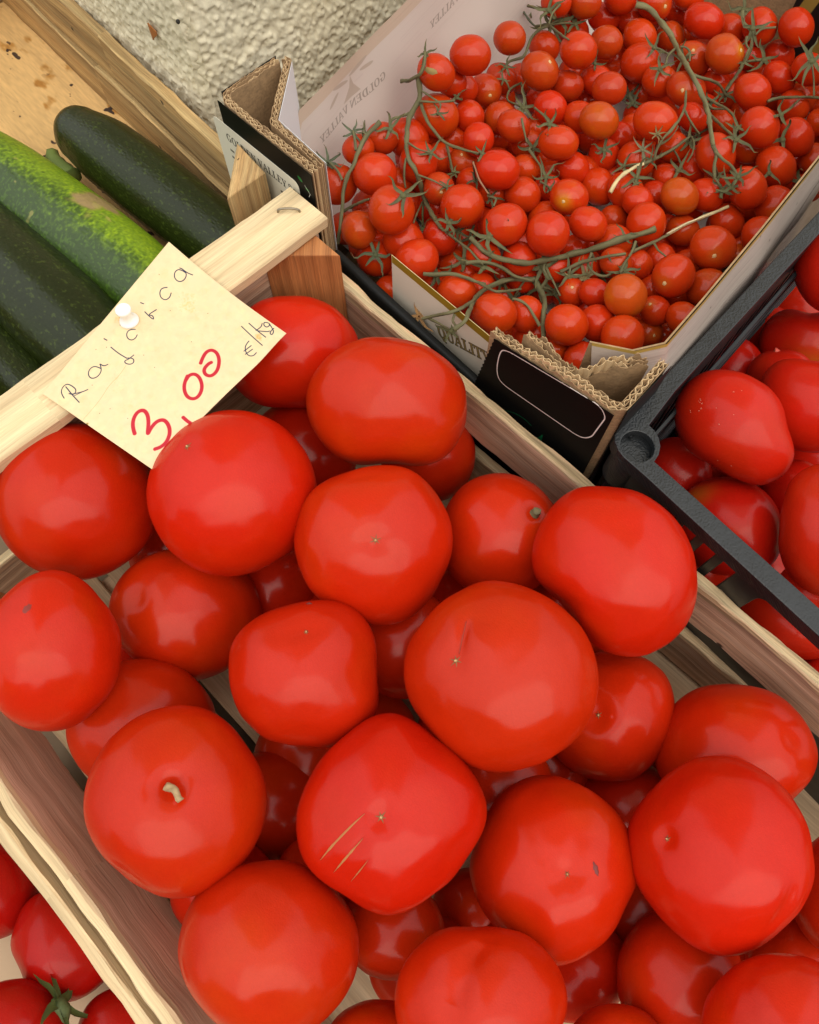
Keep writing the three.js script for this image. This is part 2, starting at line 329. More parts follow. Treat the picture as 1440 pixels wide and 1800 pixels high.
// ---------------------------------------------------------------- setting: stuccoed wall corner, stall table
const TABLE_Y = -0.13;
M.stucco = std({ color: lin(0.86, 0.81, 0.64), roughness: 0.95, map: dataTex(512, 512, (x, y, i, j) => { const k = 0.93 + 0.08 * fbm(x * 7, y * 7, 4) + 0.05 * (hash(i, j, 2) - 0.5); const w = 0.5 + 0.5 * noise3(x * 5, y * 5, 12); return [k, k * (0.985 + 0.015 * w), k * (0.95 + 0.05 * w)]; }) });
{
  const wall = thing('house_wall', 'cream stuccoed corner of a house wall behind the crates', 'wall'); onStall(wall);
  const stucco = (p, q) => 0.0011 * smooth(-0.35, 0.45, noise3(p * 330, q * 330, 1)) + 0.0004 * noise3(p * 560, q * 560, 5) + 0.0005 * noise3(p * 110, q * 110, 8);
  const face = (n, m, f) => { // grid n x m, f(s, t) -> [p, q, a, y, b, na, nb]
    const pos = [], uv = [], idx = [];
    for (let j = 0; j <= m; j++) for (let i = 0; i <= n; i++) { const [p, q, a, y, b, na, nb, dm] = f(i / n, j / m), h = stucco(p, q) * dm; pos.push(a + na * h, y, -(b + nb * h)); uv.push(p / 0.3, q / 0.3); }
    for (let j = 0; j < m; j++) for (let i = 0; i < n; i++) { const k = j * (n + 1) + i; idx.push(k, k + 1, k + n + 1, k + 1, k + n + 2, k + n + 1); }
    return geom(pos, uv, idx);
  };
  const CA = -0.424, CB = 0.2216, edge = (d) => 0.006 * Math.exp(-d / 0.006);        // rounded arris
  // face behind the carton: plane a = CA, b from the corner on; face beside the courgette crate: plane b = CB
  part('wall_face', face(480, 360, (s, t) => { const d = s * 0.5, y = -0.14 + t * 0.4; return [d, y, CA - edge(d), y, CB + d, 1, 0, 1]; }), M.stucco, wall);
  part('wall_face', face(480, 360, (s, t) => { const d = s * 0.5, y = -0.14 + t * 0.4; return [d + 3, y + 1, CA - d, y, CB + edge(d), 0, -1, 0.85]; }), M.stucco, wall);
  const blk = (w, h, d, a, y, b) => { const g = new THREE.BoxGeometry(w, h, d); g.translate(a, y, -b); return g; };
  part('wall_top', blk(3.2, 4.4, 3.2, CA - 1.602, 0.26 + 2.2, CB + 1.602), M.stucco, wall);
  part('wall_end', blk(1.1, 0.398, 1.1, CA - 0.5 - 0.552, 0.06, CB + 0.552), M.stucco, wall);
  part('wall_end', blk(0.9, 0.398, 1.1, CA - 0.452, 0.06, CB + 0.5 + 0.552), M.stucco, wall);
  // specks on the plaster
  const flake = part('rust_flake', (() => { const [fa, fy] = onB(270, 55, CB - 0.002); return ribbon([[fa - 0.004, CB - 0.0022], [fa, CB - 0.0034], [fa + 0.0045, CB - 0.0024]], (s) => fy - 0.008 + 0.9 * s, (s) => fy + 0.006 - 0.7 * Math.abs(s - 0.003), 0.0009); })(), std({ color: lin(0.36, 0.13, 0.03), roughness: 0.9 }), wall);
  { const [fa, fy] = onB(313, 38, CB - 0.002), b = new THREE.SphereGeometry(0.0014, 8, 6); b.translate(fa, fy, -(CB - 0.002)); part('dark_speck', b, std({ color: lin(0.02, 0.018, 0.015), roughness: 0.9 }), wall); }
}
{ // unseen house and lane, added behind the camera to bound the sky tomatoes mirror
  const h = thing('added_house', 'added unseen house front across the lane, bounding the sky mirrored in the tomatoes', 'building');
  const w = new THREE.BoxGeometry(14, 3.7, 0.4); w.translate(0, 0.95, 4.6); part('wall', w, std({ color: lin(0.22, 0.19, 0.15), roughness: 0.95 }), h);
  const e = new THREE.BoxGeometry(14.4, 0.2, 1.1); e.translate(0, 2.91, 4.4); part('eaves', e, std({ color: lin(0.2, 0.12, 0.08), roughness: 0.9 }), h);
  const st = thing('street', 'added grey paved lane in front of the stall, out of view', 'street', null, 'structure');
  const g = new THREE.BoxGeometry(30, 0.05, 20); g.translate(0, -0.87, 0); part('paving', g, std({ color: lin(0.16, 0.15, 0.14), roughness: 0.95 }), st);
}
{
  const t = thing('stall_table', 'dark board under the crates, glimpsed through the gaps', 'table', null, 'structure'); onStall(t);
  const g = new THREE.BoxGeometry(1.9, 0.03, 1.3); g.translate(-0.1, TABLE_Y - 0.0155, -0.12);
  part('table_top', g, std({ color: lin(0.26, 0.19, 0.12), roughness: 0.8, map: woodA }), t);
}

// ---------------------------------------------------------------- wooden crate with the large tomatoes
const PALE = [0.82, 0.67, 0.42], PINK = [0.74, 0.51, 0.37], BROWN = [0.62, 0.26, 0.09], DULL = [0.68, 0.50, 0.34];
const put = (g, x, y, z, ry = 0, rx = 0, rz = 0) => { if (rx) g.rotateX(rx); if (rz) g.rotateZ(rz); if (ry) g.rotateY(ry); g.translate(x, y, z); return g; };
const mainCrate = onStall(thing('wooden_crate', 'pale wooden slatted crate full of big round tomatoes', 'crate'));
{
  const A0 = -0.262, A1 = 0.30, L = A1 - A0, am = (A0 + A1) / 2, BL = -0.128, BR = 0.1755, th = 0.0062;
  part('side_slat', put(board(L, 0.043, th, { top: PALE, face: PINK, rough: 0.0012, seed: 1, sapw: 0.14 }), am, -0.0215, -(BR + th / 2)), M.woodB, mainCrate);
  part('side_slat', put(board(L, 0.044, th, { top: PALE, face: DULL, rough: 0.0012, seed: 2, sapw: 0.16 }), am, -0.083, -(BR + th / 2)), M.woodB, mainCrate);
  part('side_slat', put(board(L, 0.05, th, { top: PALE, face: PINK, rough: 0.0011, seed: 3, sapw: 0.05 }), am, -0.0245, -(BL + 0.0025), 0, 0.23), M.woodPale, mainCrate);
  part('side_slat', put(board(L, 0.04, 0.007, { top: PALE, face: PINK, rough: 0.0014, seed: 4, sapw: 0.05 }), am, -0.087, -(BL + 0.0155), 0.012), M.woodPale, mainCrate);
  const wid = BR - BL;
  for (const [a, s] of [[A0 - 0.004, 5], [A1 + 0.004, 6]]) {
    part('end_slat', put(board(wid + 0.02, 0.055, 0.007, { top: PALE, face: PINK, seed: s }), a, 0.0, -(BL + BR) / 2, Math.PI / 2), M.woodB, mainCrate);
    part('end_slat', put(board(wid + 0.02, 0.05, 0.007, { top: PALE, face: DULL, seed: s + 9 }), a, -0.08, -(BL + BR) / 2, Math.PI / 2), M.woodB, mainCrate);
  }
  // floor boards
  for (let i = 0; i < 4; i++) part('floor_board', put(board(L - 0.004, 0.006, 0.071, { top: [0.62, 0.48, 0.32], face: [0.62, 0.48, 0.32], seed: 20 + i }), am, -0.116, -(BL + 0.042 + i * 0.0765)), M.woodPale, mainCrate);
  for (const a of [A0 + 0.03, am, A1 - 0.03]) part('floor_batten', put(board(wid, 0.009, 0.03, { top: DULL, face: DULL, seed: 31 }), a, -0.1245, -(BL + BR) / 2, Math.PI / 2), M.woodPale, mainCrate);
  // triangular corner posts
  const post = (a, b, sa, sb) => {
    const s = new THREE.Shape(); const w = 0.03; s.moveTo(0, 0); s.lineTo(w * sa, 0); s.lineTo(0, w * sb); s.closePath();
    const g = new THREE.ExtrudeGeometry(s, { depth: 0.15, bevelEnabled: true, bevelSize: 0.0006, bevelThickness: 0.0006, bevelSegments: 1 });
    g.rotateX(-Math.PI / 2); const c = new Float32Array(g.attributes.position.count * 3); for (let i = 0; i < c.length; i += 3) { c[i] = BROWN[0]; c[i + 1] = BROWN[1]; c[i + 2] = BROWN[2]; }
    g.setAttribute('color', new THREE.BufferAttribute(c, 3));
    const u = g.attributes.uv, p = g.attributes.position; for (let i = 0; i < u.count; i++) u.setXY(i, p.getY(i) / 0.17, (p.getX(i) - p.getZ(i)) / 0.055 + 0.15);
    g.translate(a, -0.1215, -b); return part('corner_post', g, M.woodPost, mainCrate);
  };
  post(A0 + 0.0005, BR - 0.001, 1, -1); post(A0 + 0.0005, BL + 0.003, 1, 1); post(A1 - 0.0005, BR - 0.001, -1, -1); post(A1 - 0.0005, BL + 0.003, -1, 1);
  // flat rail across the posts, with its staple
  const rail = part('end_rail', put(board(wid + 0.014, 0.0075, 0.0325, { top: [0.84, 0.69, 0.44], face: [0.82, 0.66, 0.42], rough: 0.0006, seed: 8 }), -0.266, 0.0335, -(BL + BR) / 2 - 0.001, Math.PI / 2, 0, 0), M.woodPale, mainCrate);
  const st = (a, b, dx, dz) => tube([V3(a - dx, 0.035, -b - dz), V3(a - dx, 0.0386, -b - dz), V3(a - dx * 0.5, 0.0398, -b - dz * 0.5), V3(a + dx * 0.5, 0.0398, -b + dz * 0.5), V3(a + dx, 0.0386, -b + dz), V3(a + dx, 0.035, -b + dz)], 0.0007, 0.0007, [1, 1, 1], { seg: 26, sides: 6, knob: 0.05 });
  part('staple', st(-0.268, 0.171, 0.0042, -0.0042), M.metal, rail);
  part('end_rail', put(board(wid + 0.014, 0.0075, 0.0325, { top: PALE, face: PALE, seed: 12 }), A1 - 0.006, 0.0335, -(BL + BR) / 2, Math.PI / 2), M.woodPale, mainCrate);
}
// neighbouring crate at the lower left
{
  const g = onStall(thing('wooden_crate', 'wooden crate holding vine tomatoes on card, outside the pale crate', 'crate'));
  const L = 0.5, am = 0.13, BR = -0.138, BL = -0.42;
  part('side_slat', put(board(L, 0.05, 0.0062, { top: PALE, face: PALE, rough: 0.0009, seed: 41 }), am - 0.06, -0.027, -(BR + 0.0022), 0.002, 0.2), M.woodPale, g);
  part('side_slat', put(board(L, 0.04, 0.0085, { top: PALE, face: DULL, seed: 42 }), am - 0.06, -0.09, -(BR - 0.0015)), M.woodPale, g);
  for (const y of [-0.028, -0.09]) part('side_slat', put(board(L, 0.044, 0.0085, { top: PALE, face: PINK, seed: 43 }), am - 0.06, y, -BL), M.woodPale, g);
  for (const a of [-0.176, 0.316]) for (const y of [-0.028, -0.09]) part('end_slat', put(board(BR - BL - 0.02, 0.044, 0.0075, { top: PALE, face: PINK, seed: 44 }), a, y, -(BL + BR) / 2, Math.PI / 2), M.woodPale, g);
  const c = new THREE.BoxGeometry(0.48, 0.004, 0.262); c.translate(am - 0.06, -0.099, -(BL + BR) / 2); part('card_base', c, std({ color: lin(0.5, 0.37, 0.24), roughness: 0.9 }), g);
  const f = new THREE.BoxGeometry(0.48, 0.02, 0.262); f.translate(am - 0.06, -0.1197, -(BL + BR) / 2); part('floor_board', f, std({ color: lin(0.4, 0.3, 0.2), roughness: 0.9 }), g);
}
// ---------------------------------------------------------------- courgette crate beside the wall
const zucCrate = thing('wooden_crate', 'yellowish wooden crate with dark green courgettes beside the wall', 'crate');
{
  const g = zucCrate; g.rotation.y = -Math.PI / 4 - 0.055; const O = W(-0.335, 0, 0.187); g.position.copy(O);   // local x runs along the wall side, towards the viewer
  const OL = [0.62, 0.42, 0.18], OT = [0.72, 0.53, 0.25];
  part('side_slat', put(board(0.42, 0.037, 0.0085, { top: OT, face: OL, rough: 0.0009, seed: 51 }), -0.205, -0.032, -0.0145), M.woodB, g);
  part('side_slat', put(board(0.42, 0.037, 0.0085, { top: OT, face: OL, rough: 0.0009, seed: 52 }), -0.205, -0.0735, -0.0125), M.woodB, g);
  const s = new THREE.Shape(); s.moveTo(0.006, -0.0025); s.lineTo(0.034, -0.0045); s.lineTo(0.0355, -0.0315); s.closePath();
  const e = new THREE.ExtrudeGeometry(s, { depth: 0.1655, bevelEnabled: true, bevelSize: 0.0007, bevelThickness: 0.0007, bevelSegments: 1 }); e.rotateX(-Math.PI / 2);
  const c = new Float32Array(e.attributes.position.count * 3); for (let i = 0; i < c.length; i += 3) { const t = e.attributes.position.getY(i / 3) > 0.165; c[i] = t ? 0.72 : 0.5; c[i + 1] = t ? 0.5 : 0.29; c[i + 2] = t ? 0.24 : 0.13; } e.setAttribute('color', new THREE.BufferAttribute(c, 3));
  { const u = e.attributes.uv, p = e.attributes.position; for (let i = 0; i < u.count; i++) u.setXY(i, p.getY(i) > 0.165 ? p.getX(i) / 0.05 : p.getY(i) / 0.2, (p.getX(i) - p.getZ(i)) / 0.03 + 0.2); }
  e.translate(0, -0.1293, 0); part('corner_post', e, M.woodB, g);
  part('end_slat', put(board(0.2, 0.037, 0.008, { top: OT, face: OL, seed: 54 }), 0.0, -0.0835, 0.11, Math.PI / 2), M.woodB, g);
  part('end_slat', put(board(0.235, 0.08, 0.008, { top: OT, face: OL, seed: 55 }), -0.42, -0.055, 0.1, Math.PI / 2), M.woodB, g);
  part('side_slat', put(board(0.42, 0.075, 0.0085, { top: OT, face: OL, seed: 56 }), -0.205, -0.055, 0.217), M.woodB, g);
  M.ply = std({ roughness: 0.75, bumpMap: woodA, bumpScale: 0.0003, map: dataTex(1024, 512, (x, y) => {
    let r = 0.82, gg = 0.67, b = 0.44; const k = 1 - 0.07 * (fbm(x * 4, y * 40, 1) + 0.3) - 0.05 * noise3(x * 60, y * 200, 4);
    const st = smooth(0.28, 0.5, fbm(x * 14, y * 14, 33, 4)), dk = smooth(0.41, 0.5, fbm(x * 34, y * 34, 51, 3)) * smooth(-0.1, 0.3, noise3(x * 6, y * 6, 2));
    r = r * k * (1 - 0.22 * st) * (1 - 0.75 * dk); gg = gg * k * (1 - 0.34 * st) * (1 - 0.8 * dk); b = b * k * (1 - 0.6 * st) * (1 - 0.8 * dk); return [r, gg, b];
  }) });
  const p = new THREE.BoxGeometry(0.41, 0.005, 0.222); p.translate(-0.209, -0.0945, 0.101); part('plywood_floor', p, M.ply, g);
  for (const z of [0.01, 0.19]) part('floor_batten', put(board(0.4, 0.032, 0.02, { top: OT, face: OL, seed: 57 }), -0.209, -0.1135, z), M.woodB, g);
  part('nail', put(new THREE.CylinderGeometry(0.0009, 0.0009, 0.02, 8), -0.163, -0.0885, 0.024, 0.6, 0, Math.PI / 2), M.metal, g);
}
// ---------------------------------------------------------------- black cardboard carton of cherry tomatoes
const carton = onStall(thing('cardboard_box', 'black printed cardboard carton with torn corner, full of cherry tomatoes', 'box'));
{
  const g = carton, Y0 = TABLE_Y + 0.001, BF = 0.187, hb = 0.0024;
  // corner pillars: outer walls and the folded inner flaps
  cardboard(g, 'corner_flap', [[-0.2625, BF + hb + 0.0003], [-0.3375, BF + hb + 0.0003], [-0.342, BF + 0.006], [-0.3435, 0.2325]], Y0, (s) => 0.0575 + 0.0005 * Math.sin(s * 90));
  cardboard(g, 'folded_flap', [[-0.3425, 0.2365], [-0.3395, 0.2375], [-0.308, 0.1985], [-0.2655, 0.1965]], Y0, (s) => 0.0565 - 0.05 * Math.max(0, s - 0.07), 0.0036);
  cardboard(g, 'corner_flap', [[-0.1285, BF + hb + 0.0003], [-0.0545, BF + hb + 0.0003], [-0.0500, BF + 0.006], [-0.0515, 0.2245]], Y0, (s) => 0.0455 + 0.0135 * smooth(0, 0.074, s) + 0.003 * smooth(0.1, 0.115, s), 0.0044, 0.0009);
  cardboard(g, 'torn_flap', [[-0.1135, 0.1975], [-0.0905, 0.1972], [-0.0775, 0.2005], [-0.0705, 0.209], [-0.064, 0.2125], [-0.0575, 0.2205]], Y0, (s) => 0.049 + 0.0026 * Math.sin(s * 130) + 0.01 * smooth(0.035, 0.06, s), 0.0045, 0.0016);
  part('white_face', ribbon([[-0.3372, 0.2385], [-0.3072, 0.2018], [-0.2652, 0.1995]], Y0, (s) => 0.0558 - 0.05 * Math.max(0, s - 0.07), 0.0003), std({ color: lin(0.7, 0.7, 0.72), roughness: 0.6 }), g);
  part('black_side', ribbon([[-0.0468, BF + 0.0035], [-0.0478, 0.2255]], Y0, 0.0605, 0.0003), M.blackPrint, g);
  part('black_side', ribbon([[-0.3468, BF + 0.0055], [-0.3472, 0.2345]], Y0, 0.0565, 0.0003), M.blackPrint, g);
  // low middle of the front and the plain remaining walls
  const low = new RoundedBoxGeometry(0.1335, 0.119, 0.0062, 3, 0.0028); low.rotateZ(-0.09); low.translate(-0.1955, -0.0645, -(BF + 0.0036)); part('front_wall', low, M.blackPrint, g);
  part('side_wall', ribbon([[-0.341, 0.2405], [-0.345, 0.60]], Y0, 0.012, 0.004), M.kraft, g);
  part('end_wall', ribbon([[-0.3405, 0.602], [-0.092, 0.602]], Y0, 0.03, 0.004), M.kraft, g);
  const fl = new THREE.BoxGeometry(0.23, 0.004, 0.385); fl.translate(-0.218, Y0 + 0.002, -0.405); part('floor', fl, M.kraft, g);
  // glossy printed wall on the plastic crate's side
  const glossTex = canvasTex(1024, 256, (c, w, h) => {
    c.fillStyle = '#b5a89f'; c.fillRect(0, 0, w, h);
    for (let i = 0; i < 900; i++) { const x = rnd() * w, y = rnd() * h, l = 20 + rnd() * 160; c.strokeStyle = `rgba(${rnd() > 0.5 ? '90,70,70' : '235,225,215'},${0.05 + rnd() * 0.12})`; c.lineWidth = 0.6 + rnd() * 1.6; c.beginPath(); c.moveTo(x, y); c.lineTo(x + l, y + (rnd() - 0.5) * 6); c.stroke(); }
    c.strokeStyle = 'rgba(25,18,18,0.85)'; c.lineCap = 'round';
    for (const [x0, y0, x1, y1, lw] of [[610, 40, 700, 22, 5], [560, 62, 608, 44, 3], [420, 95, 545, 66, 2.5], [330, 120, 400, 104, 2.5], [60, 60, 150, 100, 4], [30, 90, 120, 70, 3]]) { c.lineWidth = lw; c.beginPath(); c.moveTo(x0, y0); c.lineTo(x1, y1); c.stroke(); }
    for (let i = 0; i < 26; i++) { c.fillStyle = 'rgba(40,25,20,0.6)'; c.fillRect(rnd() * w, rnd() * h, 2 + rnd() * 3, 2 + rnd() * 2); }
    c.fillStyle = '#a98b45'; c.fillRect(0, 0, w, 5);
  });
  const pth = seg2([[-0.084, 0.2105], [-0.066, 0.2215], [-0.0575, 0.236], [-0.060, 0.27], [-0.0655, 0.33], [-0.073, 0.40], [-0.083, 0.50], [-0.092, 0.60]], 0.004);
  { const pos = [], uv = [], idx = []; let s = 0;
    pth.forEach((p, i) => { if (i) s += Math.hypot(p[0] - pth[i - 1][0], p[1] - pth[i - 1][1]); const m = 9;
      for (let k = 0; k <= m; k++) { const y = 0.058 - 0.183 * k / m, bul = 0.0045 * Math.sin(k / m * 7 + s * 9) * smooth(0, 0.25, k / m) + 0.009 * smooth(0, 0.25, k / m) + 0.002 * noise3(s * 30, k, 3) * smooth(0, 0.2, k / m);
        pos.push(p[0] + bul, y, -p[1]); uv.push(s / 0.4, 1 - (0.058 - y) / 0.1); } });
    const n = 10; for (let i = 0; i < pth.length - 1; i++) for (let k = 0; k < 9; k++) { const a = i * n + k; idx.push(a, a + n, a + 1, a + 1, a + n, a + n + 1); }
    part('printed_side', geom(pos, uv, idx), phy({ map: glossTex, roughness: 0.28, clearcoat: 0.5, clearcoatRoughness: 0.2 }), g);
    part('printed_side_back', ribbon(pth.map((p) => [p[0] - 0.0012, p[1]]), Y0 + 0.006, 0.0577, 0.0009), M.kraft, g);
  }
  // printed outer skins; drawings are placed in metres (a, y) of the front plane
  const skin = (a0, a1, y0, y1, poly, draw, b, name, rough = 0.5) => {
    const Wd = 1024, Hd = Math.round(1024 * (y1 - y0) / (a1 - a0)), X = (a) => (a - a0) / (a1 - a0) * Wd, Yc = (y) => (y1 - y) / (y1 - y0) * Hd;
    const px = (u, v) => { const [a, y] = onB(u, v, b); return [X(a), Yc(y)]; };
    const tex = canvasTex(Wd, Hd, (c) => draw(c, X, Yc, px, Wd / (a1 - a0)));
    const sh = new THREE.Shape(poly.map(([a, y]) => new THREE.Vector2(a, y))), ge = new THREE.ExtrudeGeometry(sh, { depth: 0.00025, bevelEnabled: false, curveSegments: 6 });
    const uv = ge.attributes.uv, p = ge.attributes.position; for (let i = 0; i < uv.count; i++) uv.setXY(i, (p.getX(i) - a0) / (a1 - a0), (p.getY(i) - y0) / (y1 - y0));
    ge.translate(0, 0, -b); return part(name, ge, phy({ map: tex, roughness: rough, specularIntensity: 0.22 }), g);
  };
  const BLK = '#0d0d0c';
  const jagEdge = (list, n, amp) => { const o = []; for (let i = 0; i < n; i++) { const k = i / (n - 1); o.push([list[0][0] + (list[1][0] - list[0][0]) * k, list[0][1] + (list[1][1] - list[0][1]) * k + amp * (hash(i, n, 3) - 0.5)]); } return o; };
  skin(-0.346, -0.262, -0.03, 0.06, [[-0.3425, -0.12], [-0.2622, -0.12], ...jagEdge([[-0.2622, 0.0572], [-0.3425, 0.0572]], 40, 0.0006)], (c, X, Y) => { c.fillStyle = BLK; c.fillRect(0, 0, 2000, 2000); c.fillStyle = '#1f6b33'; c.beginPath(); c.ellipse(X(-0.2735), Y(0.047), 26, 15, 0.5, 0, 7); c.fill(); c.beginPath(); c.ellipse(X(-0.268), Y(0.043), 20, 10, 0.2, 0, 7); c.fill(); c.strokeStyle = '#d8dcd0'; c.lineWidth = 4; c.beginPath(); c.moveTo(X(-0.27), Y(0.045)); c.lineTo(X(-0.266), Y(0.041)); c.lineTo(X(-0.2675), Y(0.038)); c.stroke(); }, BF - 0.0006, 'black_print');
  skin(-0.136, -0.049, -0.04, 0.062, [[-0.134, -0.0145], [-0.128, -0.12], [-0.0505, -0.12], ...jagEdge([[-0.0505, 0.0588], [-0.1245, 0.0447]], 40, 0.0006), ...jagEdge([[-0.125, 0.044], [-0.134, -0.014]], 30, 0.0004).map(([a, y], i) => [a + 0.0007 * (i % 2), y])], (c, X, Y, px) => {
    c.fillStyle = BLK; c.fillRect(0, 0, 2000, 2000);
    const pts = [[886, 612], [1055, 712], [1066, 733], [1040, 768], [1022, 770], [880, 672], [873, 652], [878, 622]].map((p) => px(...p));
    c.strokeStyle = '#d9d0cb'; c.lineWidth = 8; c.lineJoin = 'round'; c.beginPath(); const n = pts.length;
    for (let i = 0; i < n; i++) { const a = pts[i], b = pts[(i + 1) % n], m = [(a[0] + b[0]) / 2, (a[1] + b[1]) / 2]; if (!i) { const z = pts[n - 1]; c.moveTo((z[0] + a[0]) / 2, (z[1] + a[1]) / 2); } const prev = i ? pts[i - 1] : pts[n - 1], long = Math.hypot(a[0] - b[0], a[1] - b[1]) > 200; const q = long ? [a[0] + (b[0] - a[0]) * 0.12, a[1] + (b[1] - a[1]) * 0.12] : m; c.quadraticCurveTo(a[0], a[1], q[0], q[1]); if (long) c.lineTo(a[0] + (b[0] - a[0]) * 0.88, a[1] + (b[1] - a[1]) * 0.88); }
    c.closePath(); c.stroke();
    c.strokeStyle = '#0f4a2e'; c.lineWidth = 9; c.beginPath(); c.moveTo(...px(868, 722)); c.quadraticCurveTo(...px(905, 715), ...px(935, 748)); c.stroke();
    c.fillStyle = '#0f5a35'; c.beginPath(); c.moveTo(...px(940, 772)); c.lineTo(...px(955, 763)); c.lineTo(...px(952, 780)); c.fill();
  }, BF - 0.0006, 'black_print');
  // address sticker
  const rr = (x0, y0, x1, y1, r) => { const o = []; for (const [cx, cy, s] of [[x1 - r, y1 - r, 0], [x0 + r, y1 - r, 1], [x0 + r, y0 + r, 2], [x1 - r, y0 + r, 3]]) for (let k = 0; k <= 5; k++) { const a = (s + k / 5) * Math.PI / 2; o.push([cx + r * Math.cos(a), cy + r * Math.sin(a)]); } return o; };
  skin(-0.3525, -0.2755, -0.02, 0.0425, rr(-0.3525, -0.02, -0.2755, 0.0425, 0.004), (c, X, Y, px, sc) => {
    c.fillStyle = '#d9d6c4'; c.fillRect(0, 0, 2000, 2000); c.fillStyle = '#22221d'; c.textBaseline = 'alphabetic';
    c.font = `bold ${Math.round(0.0078 * sc)}px serif`; c.save(); c.translate(X(-0.3425), Y(0.0305)); c.scale(0.80, 1); c.fillText('GOLDEN VALLEY Soc. Coop', 0, 0); c.restore();
    c.font = `${Math.round(0.0035 * sc)}px serif`;
    c.fillStyle = 'rgba(60,58,50,0.75)';                              // small print, too fine to read: rows of word-length strokes
    for (const [a0, n, w] of [[-0.342, 6, 0.034], [-0.295, 4, 0.012]]) for (let i = 0; i < n; i++) { let a = a0; while (a < a0 + w - 0.003) { const l = 0.0018 + 0.004 * rnd(); c.fillRect(X(a), Y(0.0245 - i * 0.0052), l * sc, 0.0016 * sc); a += l + 0.0012; } }
  }, BF - 0.0011, 'sticker', 0.55);
  // white inner panel with gold band
  skin(-0.2145, -0.118, -0.06, 0.0225, [[-0.2145, -0.06], [-0.118, -0.06], [-0.118, 0.0205], [-0.2145, 0.0225]], (c, X, Y, px, sc) => {
    c.fillStyle = '#d6cdbd'; c.fillRect(0, 0, 2000, 2000); c.fillStyle = '#8f7322'; c.save(); c.translate(X(-0.2145), Y(0.0225)); c.rotate(0.02); c.fillRect(-20, 2, 2000, 0.0062 * sc); c.fillStyle = '#d9c58c'; c.fillRect(-20, 0, 2000, 3); c.fillRect(0, 0, 4, 0.0062 * sc); c.restore();
    c.font = `bold ${Math.round(0.0125 * sc)}px serif`; c.save(); const [x0, y0] = px(772, 590); c.translate(x0, y0); const [x1, y1] = px(864, 640); c.rotate(Math.atan2(y1 - y0, x1 - x0)); const wd = c.measureText('QUALITY').width; c.scale(Math.hypot(x1 - x0, y1 - y0) / wd, 1); c.lineWidth = 9; c.strokeStyle = '#1b160e'; c.strokeText('QUALITY', 0, 0); c.fillStyle = '#8a7748'; c.fillText('QUALITY', 0, 0); c.restore();
  }, 0.2, 'quality_panel', 0.45);
  // far corner: black flap with gold stripes
  { const sh = new THREE.BoxGeometry(0.10, 0.15, 0.003); sh.translate(-0.135, -0.02, -0.588); part('far_flap', sh, std({ roughness: 0.5, map: canvasTex(256, 256, (c) => { c.fillStyle = BLK; c.fillRect(0, 0, 256, 256); c.fillStyle = '#8f7634'; for (const x of [40, 110, 180]) { c.save(); c.translate(x, 0); c.transform(1, 0, -0.3, 1, 0, 0); c.fillRect(0, 0, 26, 256); c.restore(); } }) }), g); }
}
{ // white plastic-coated liner standing along the left wall and under the fruit
  const liner = onStall(thing('box_liner', 'white printed paper liner standing along the wall side of the carton', 'liner'));
  const tex = canvasTex(2048, 1024, (c, w, h) => {
    c.fillStyle = '#cfc6be'; c.fillRect(0, 0, w, h);
    c.fillStyle = 'rgba(190,168,140,0.55)'; c.fillRect(0, 0, w, 50);
    for (let i = 0; i < 500; i++) { c.fillStyle = `rgba(120,100,90,${rnd() * 0.05})`; c.fillRect(rnd() * w, rnd() * h, 30 + rnd() * 200, 2 + rnd() * 5); }
    const word = (x) => { // seen from the back: mirrored
      c.save(); c.translate(x, 162); c.scale(-1, 1); c.fillStyle = 'rgba(150,142,134,0.9)'; c.font = 'bold 40px serif'; c.fillText('GOLDEN VALLEY', 0, 22); 
      c.fillStyle = 'rgba(178,166,152,0.85)'; c.beginPath(); c.moveTo(120, -18); c.lineTo(205, -18); c.lineTo(168, -60); c.lineTo(160, -100); c.lineTo(148, -60); c.closePath(); c.fill();
      for (const [px, py, rx, ry, an] of [[210, -100, 40, 8, -0.3], [120, -108, 46, 8, 0.15], [250, -70, 30, 7, 0.4], [80, -80, 34, 7, -0.2]]) { c.beginPath(); c.ellipse(px, py, rx, ry, an, 0, 7); c.fill(); }
      c.restore(); };
    word(480); word(1080); word(1680);
  });
  const prof = [[-0.3335, 1], [-0.333, 0.8], [-0.331, 0.6], [-0.328, 0.4], [-0.324, 0.2], [-0.318, 0], [-0.30, -1], [-0.25, -2], [-0.2, -2], [-0.15, -2], [-0.105, -2]];
  const nb = 60, pos = [], uv = [], idx = [], m = prof.length;
  for (let i = 0; i <= nb; i++) { const b = 0.2235 + (0.585 - 0.2235) * i / nb, top = 0.0245 + 0.235 * (b - 0.226) - 0.02 * smooth(0.012, 0, b - 0.2235);
    let s = 0, pa, py; prof.forEach(([a, k], j) => {
      let y = k >= 0 ? -0.035 + (top + 0.035) * k : k === -1 ? -0.0475 : -0.052; if (b < 0.26 && a > -0.26) y -= 0.0;
      const aa = a + 0.0022 * noise3(b * 40, j * 0.5, 3) * (k >= 0 && k < 1 ? 1 : 0.2) + 0.001 * noise3(b * 15, 1, 2); if (j) s += Math.hypot(aa - pa, y - py); pa = aa; py = y;
      pos.push(aa, y, -b); uv.push((b - 0.2235) / 0.36, 1 - s / 0.18); }); }
  for (let i = 0; i < nb; i++) for (let j = 0; j < m - 1; j++) { const a = i * m + j; idx.push(a, a + m, a + 1, a + 1, a + m, a + m + 1); }
  part('sheet', geom(pos, uv, idx), phy({ map: tex, roughness: 0.42, clearcoat: 0.25, clearcoatRoughness: 0.3 }), liner);
}
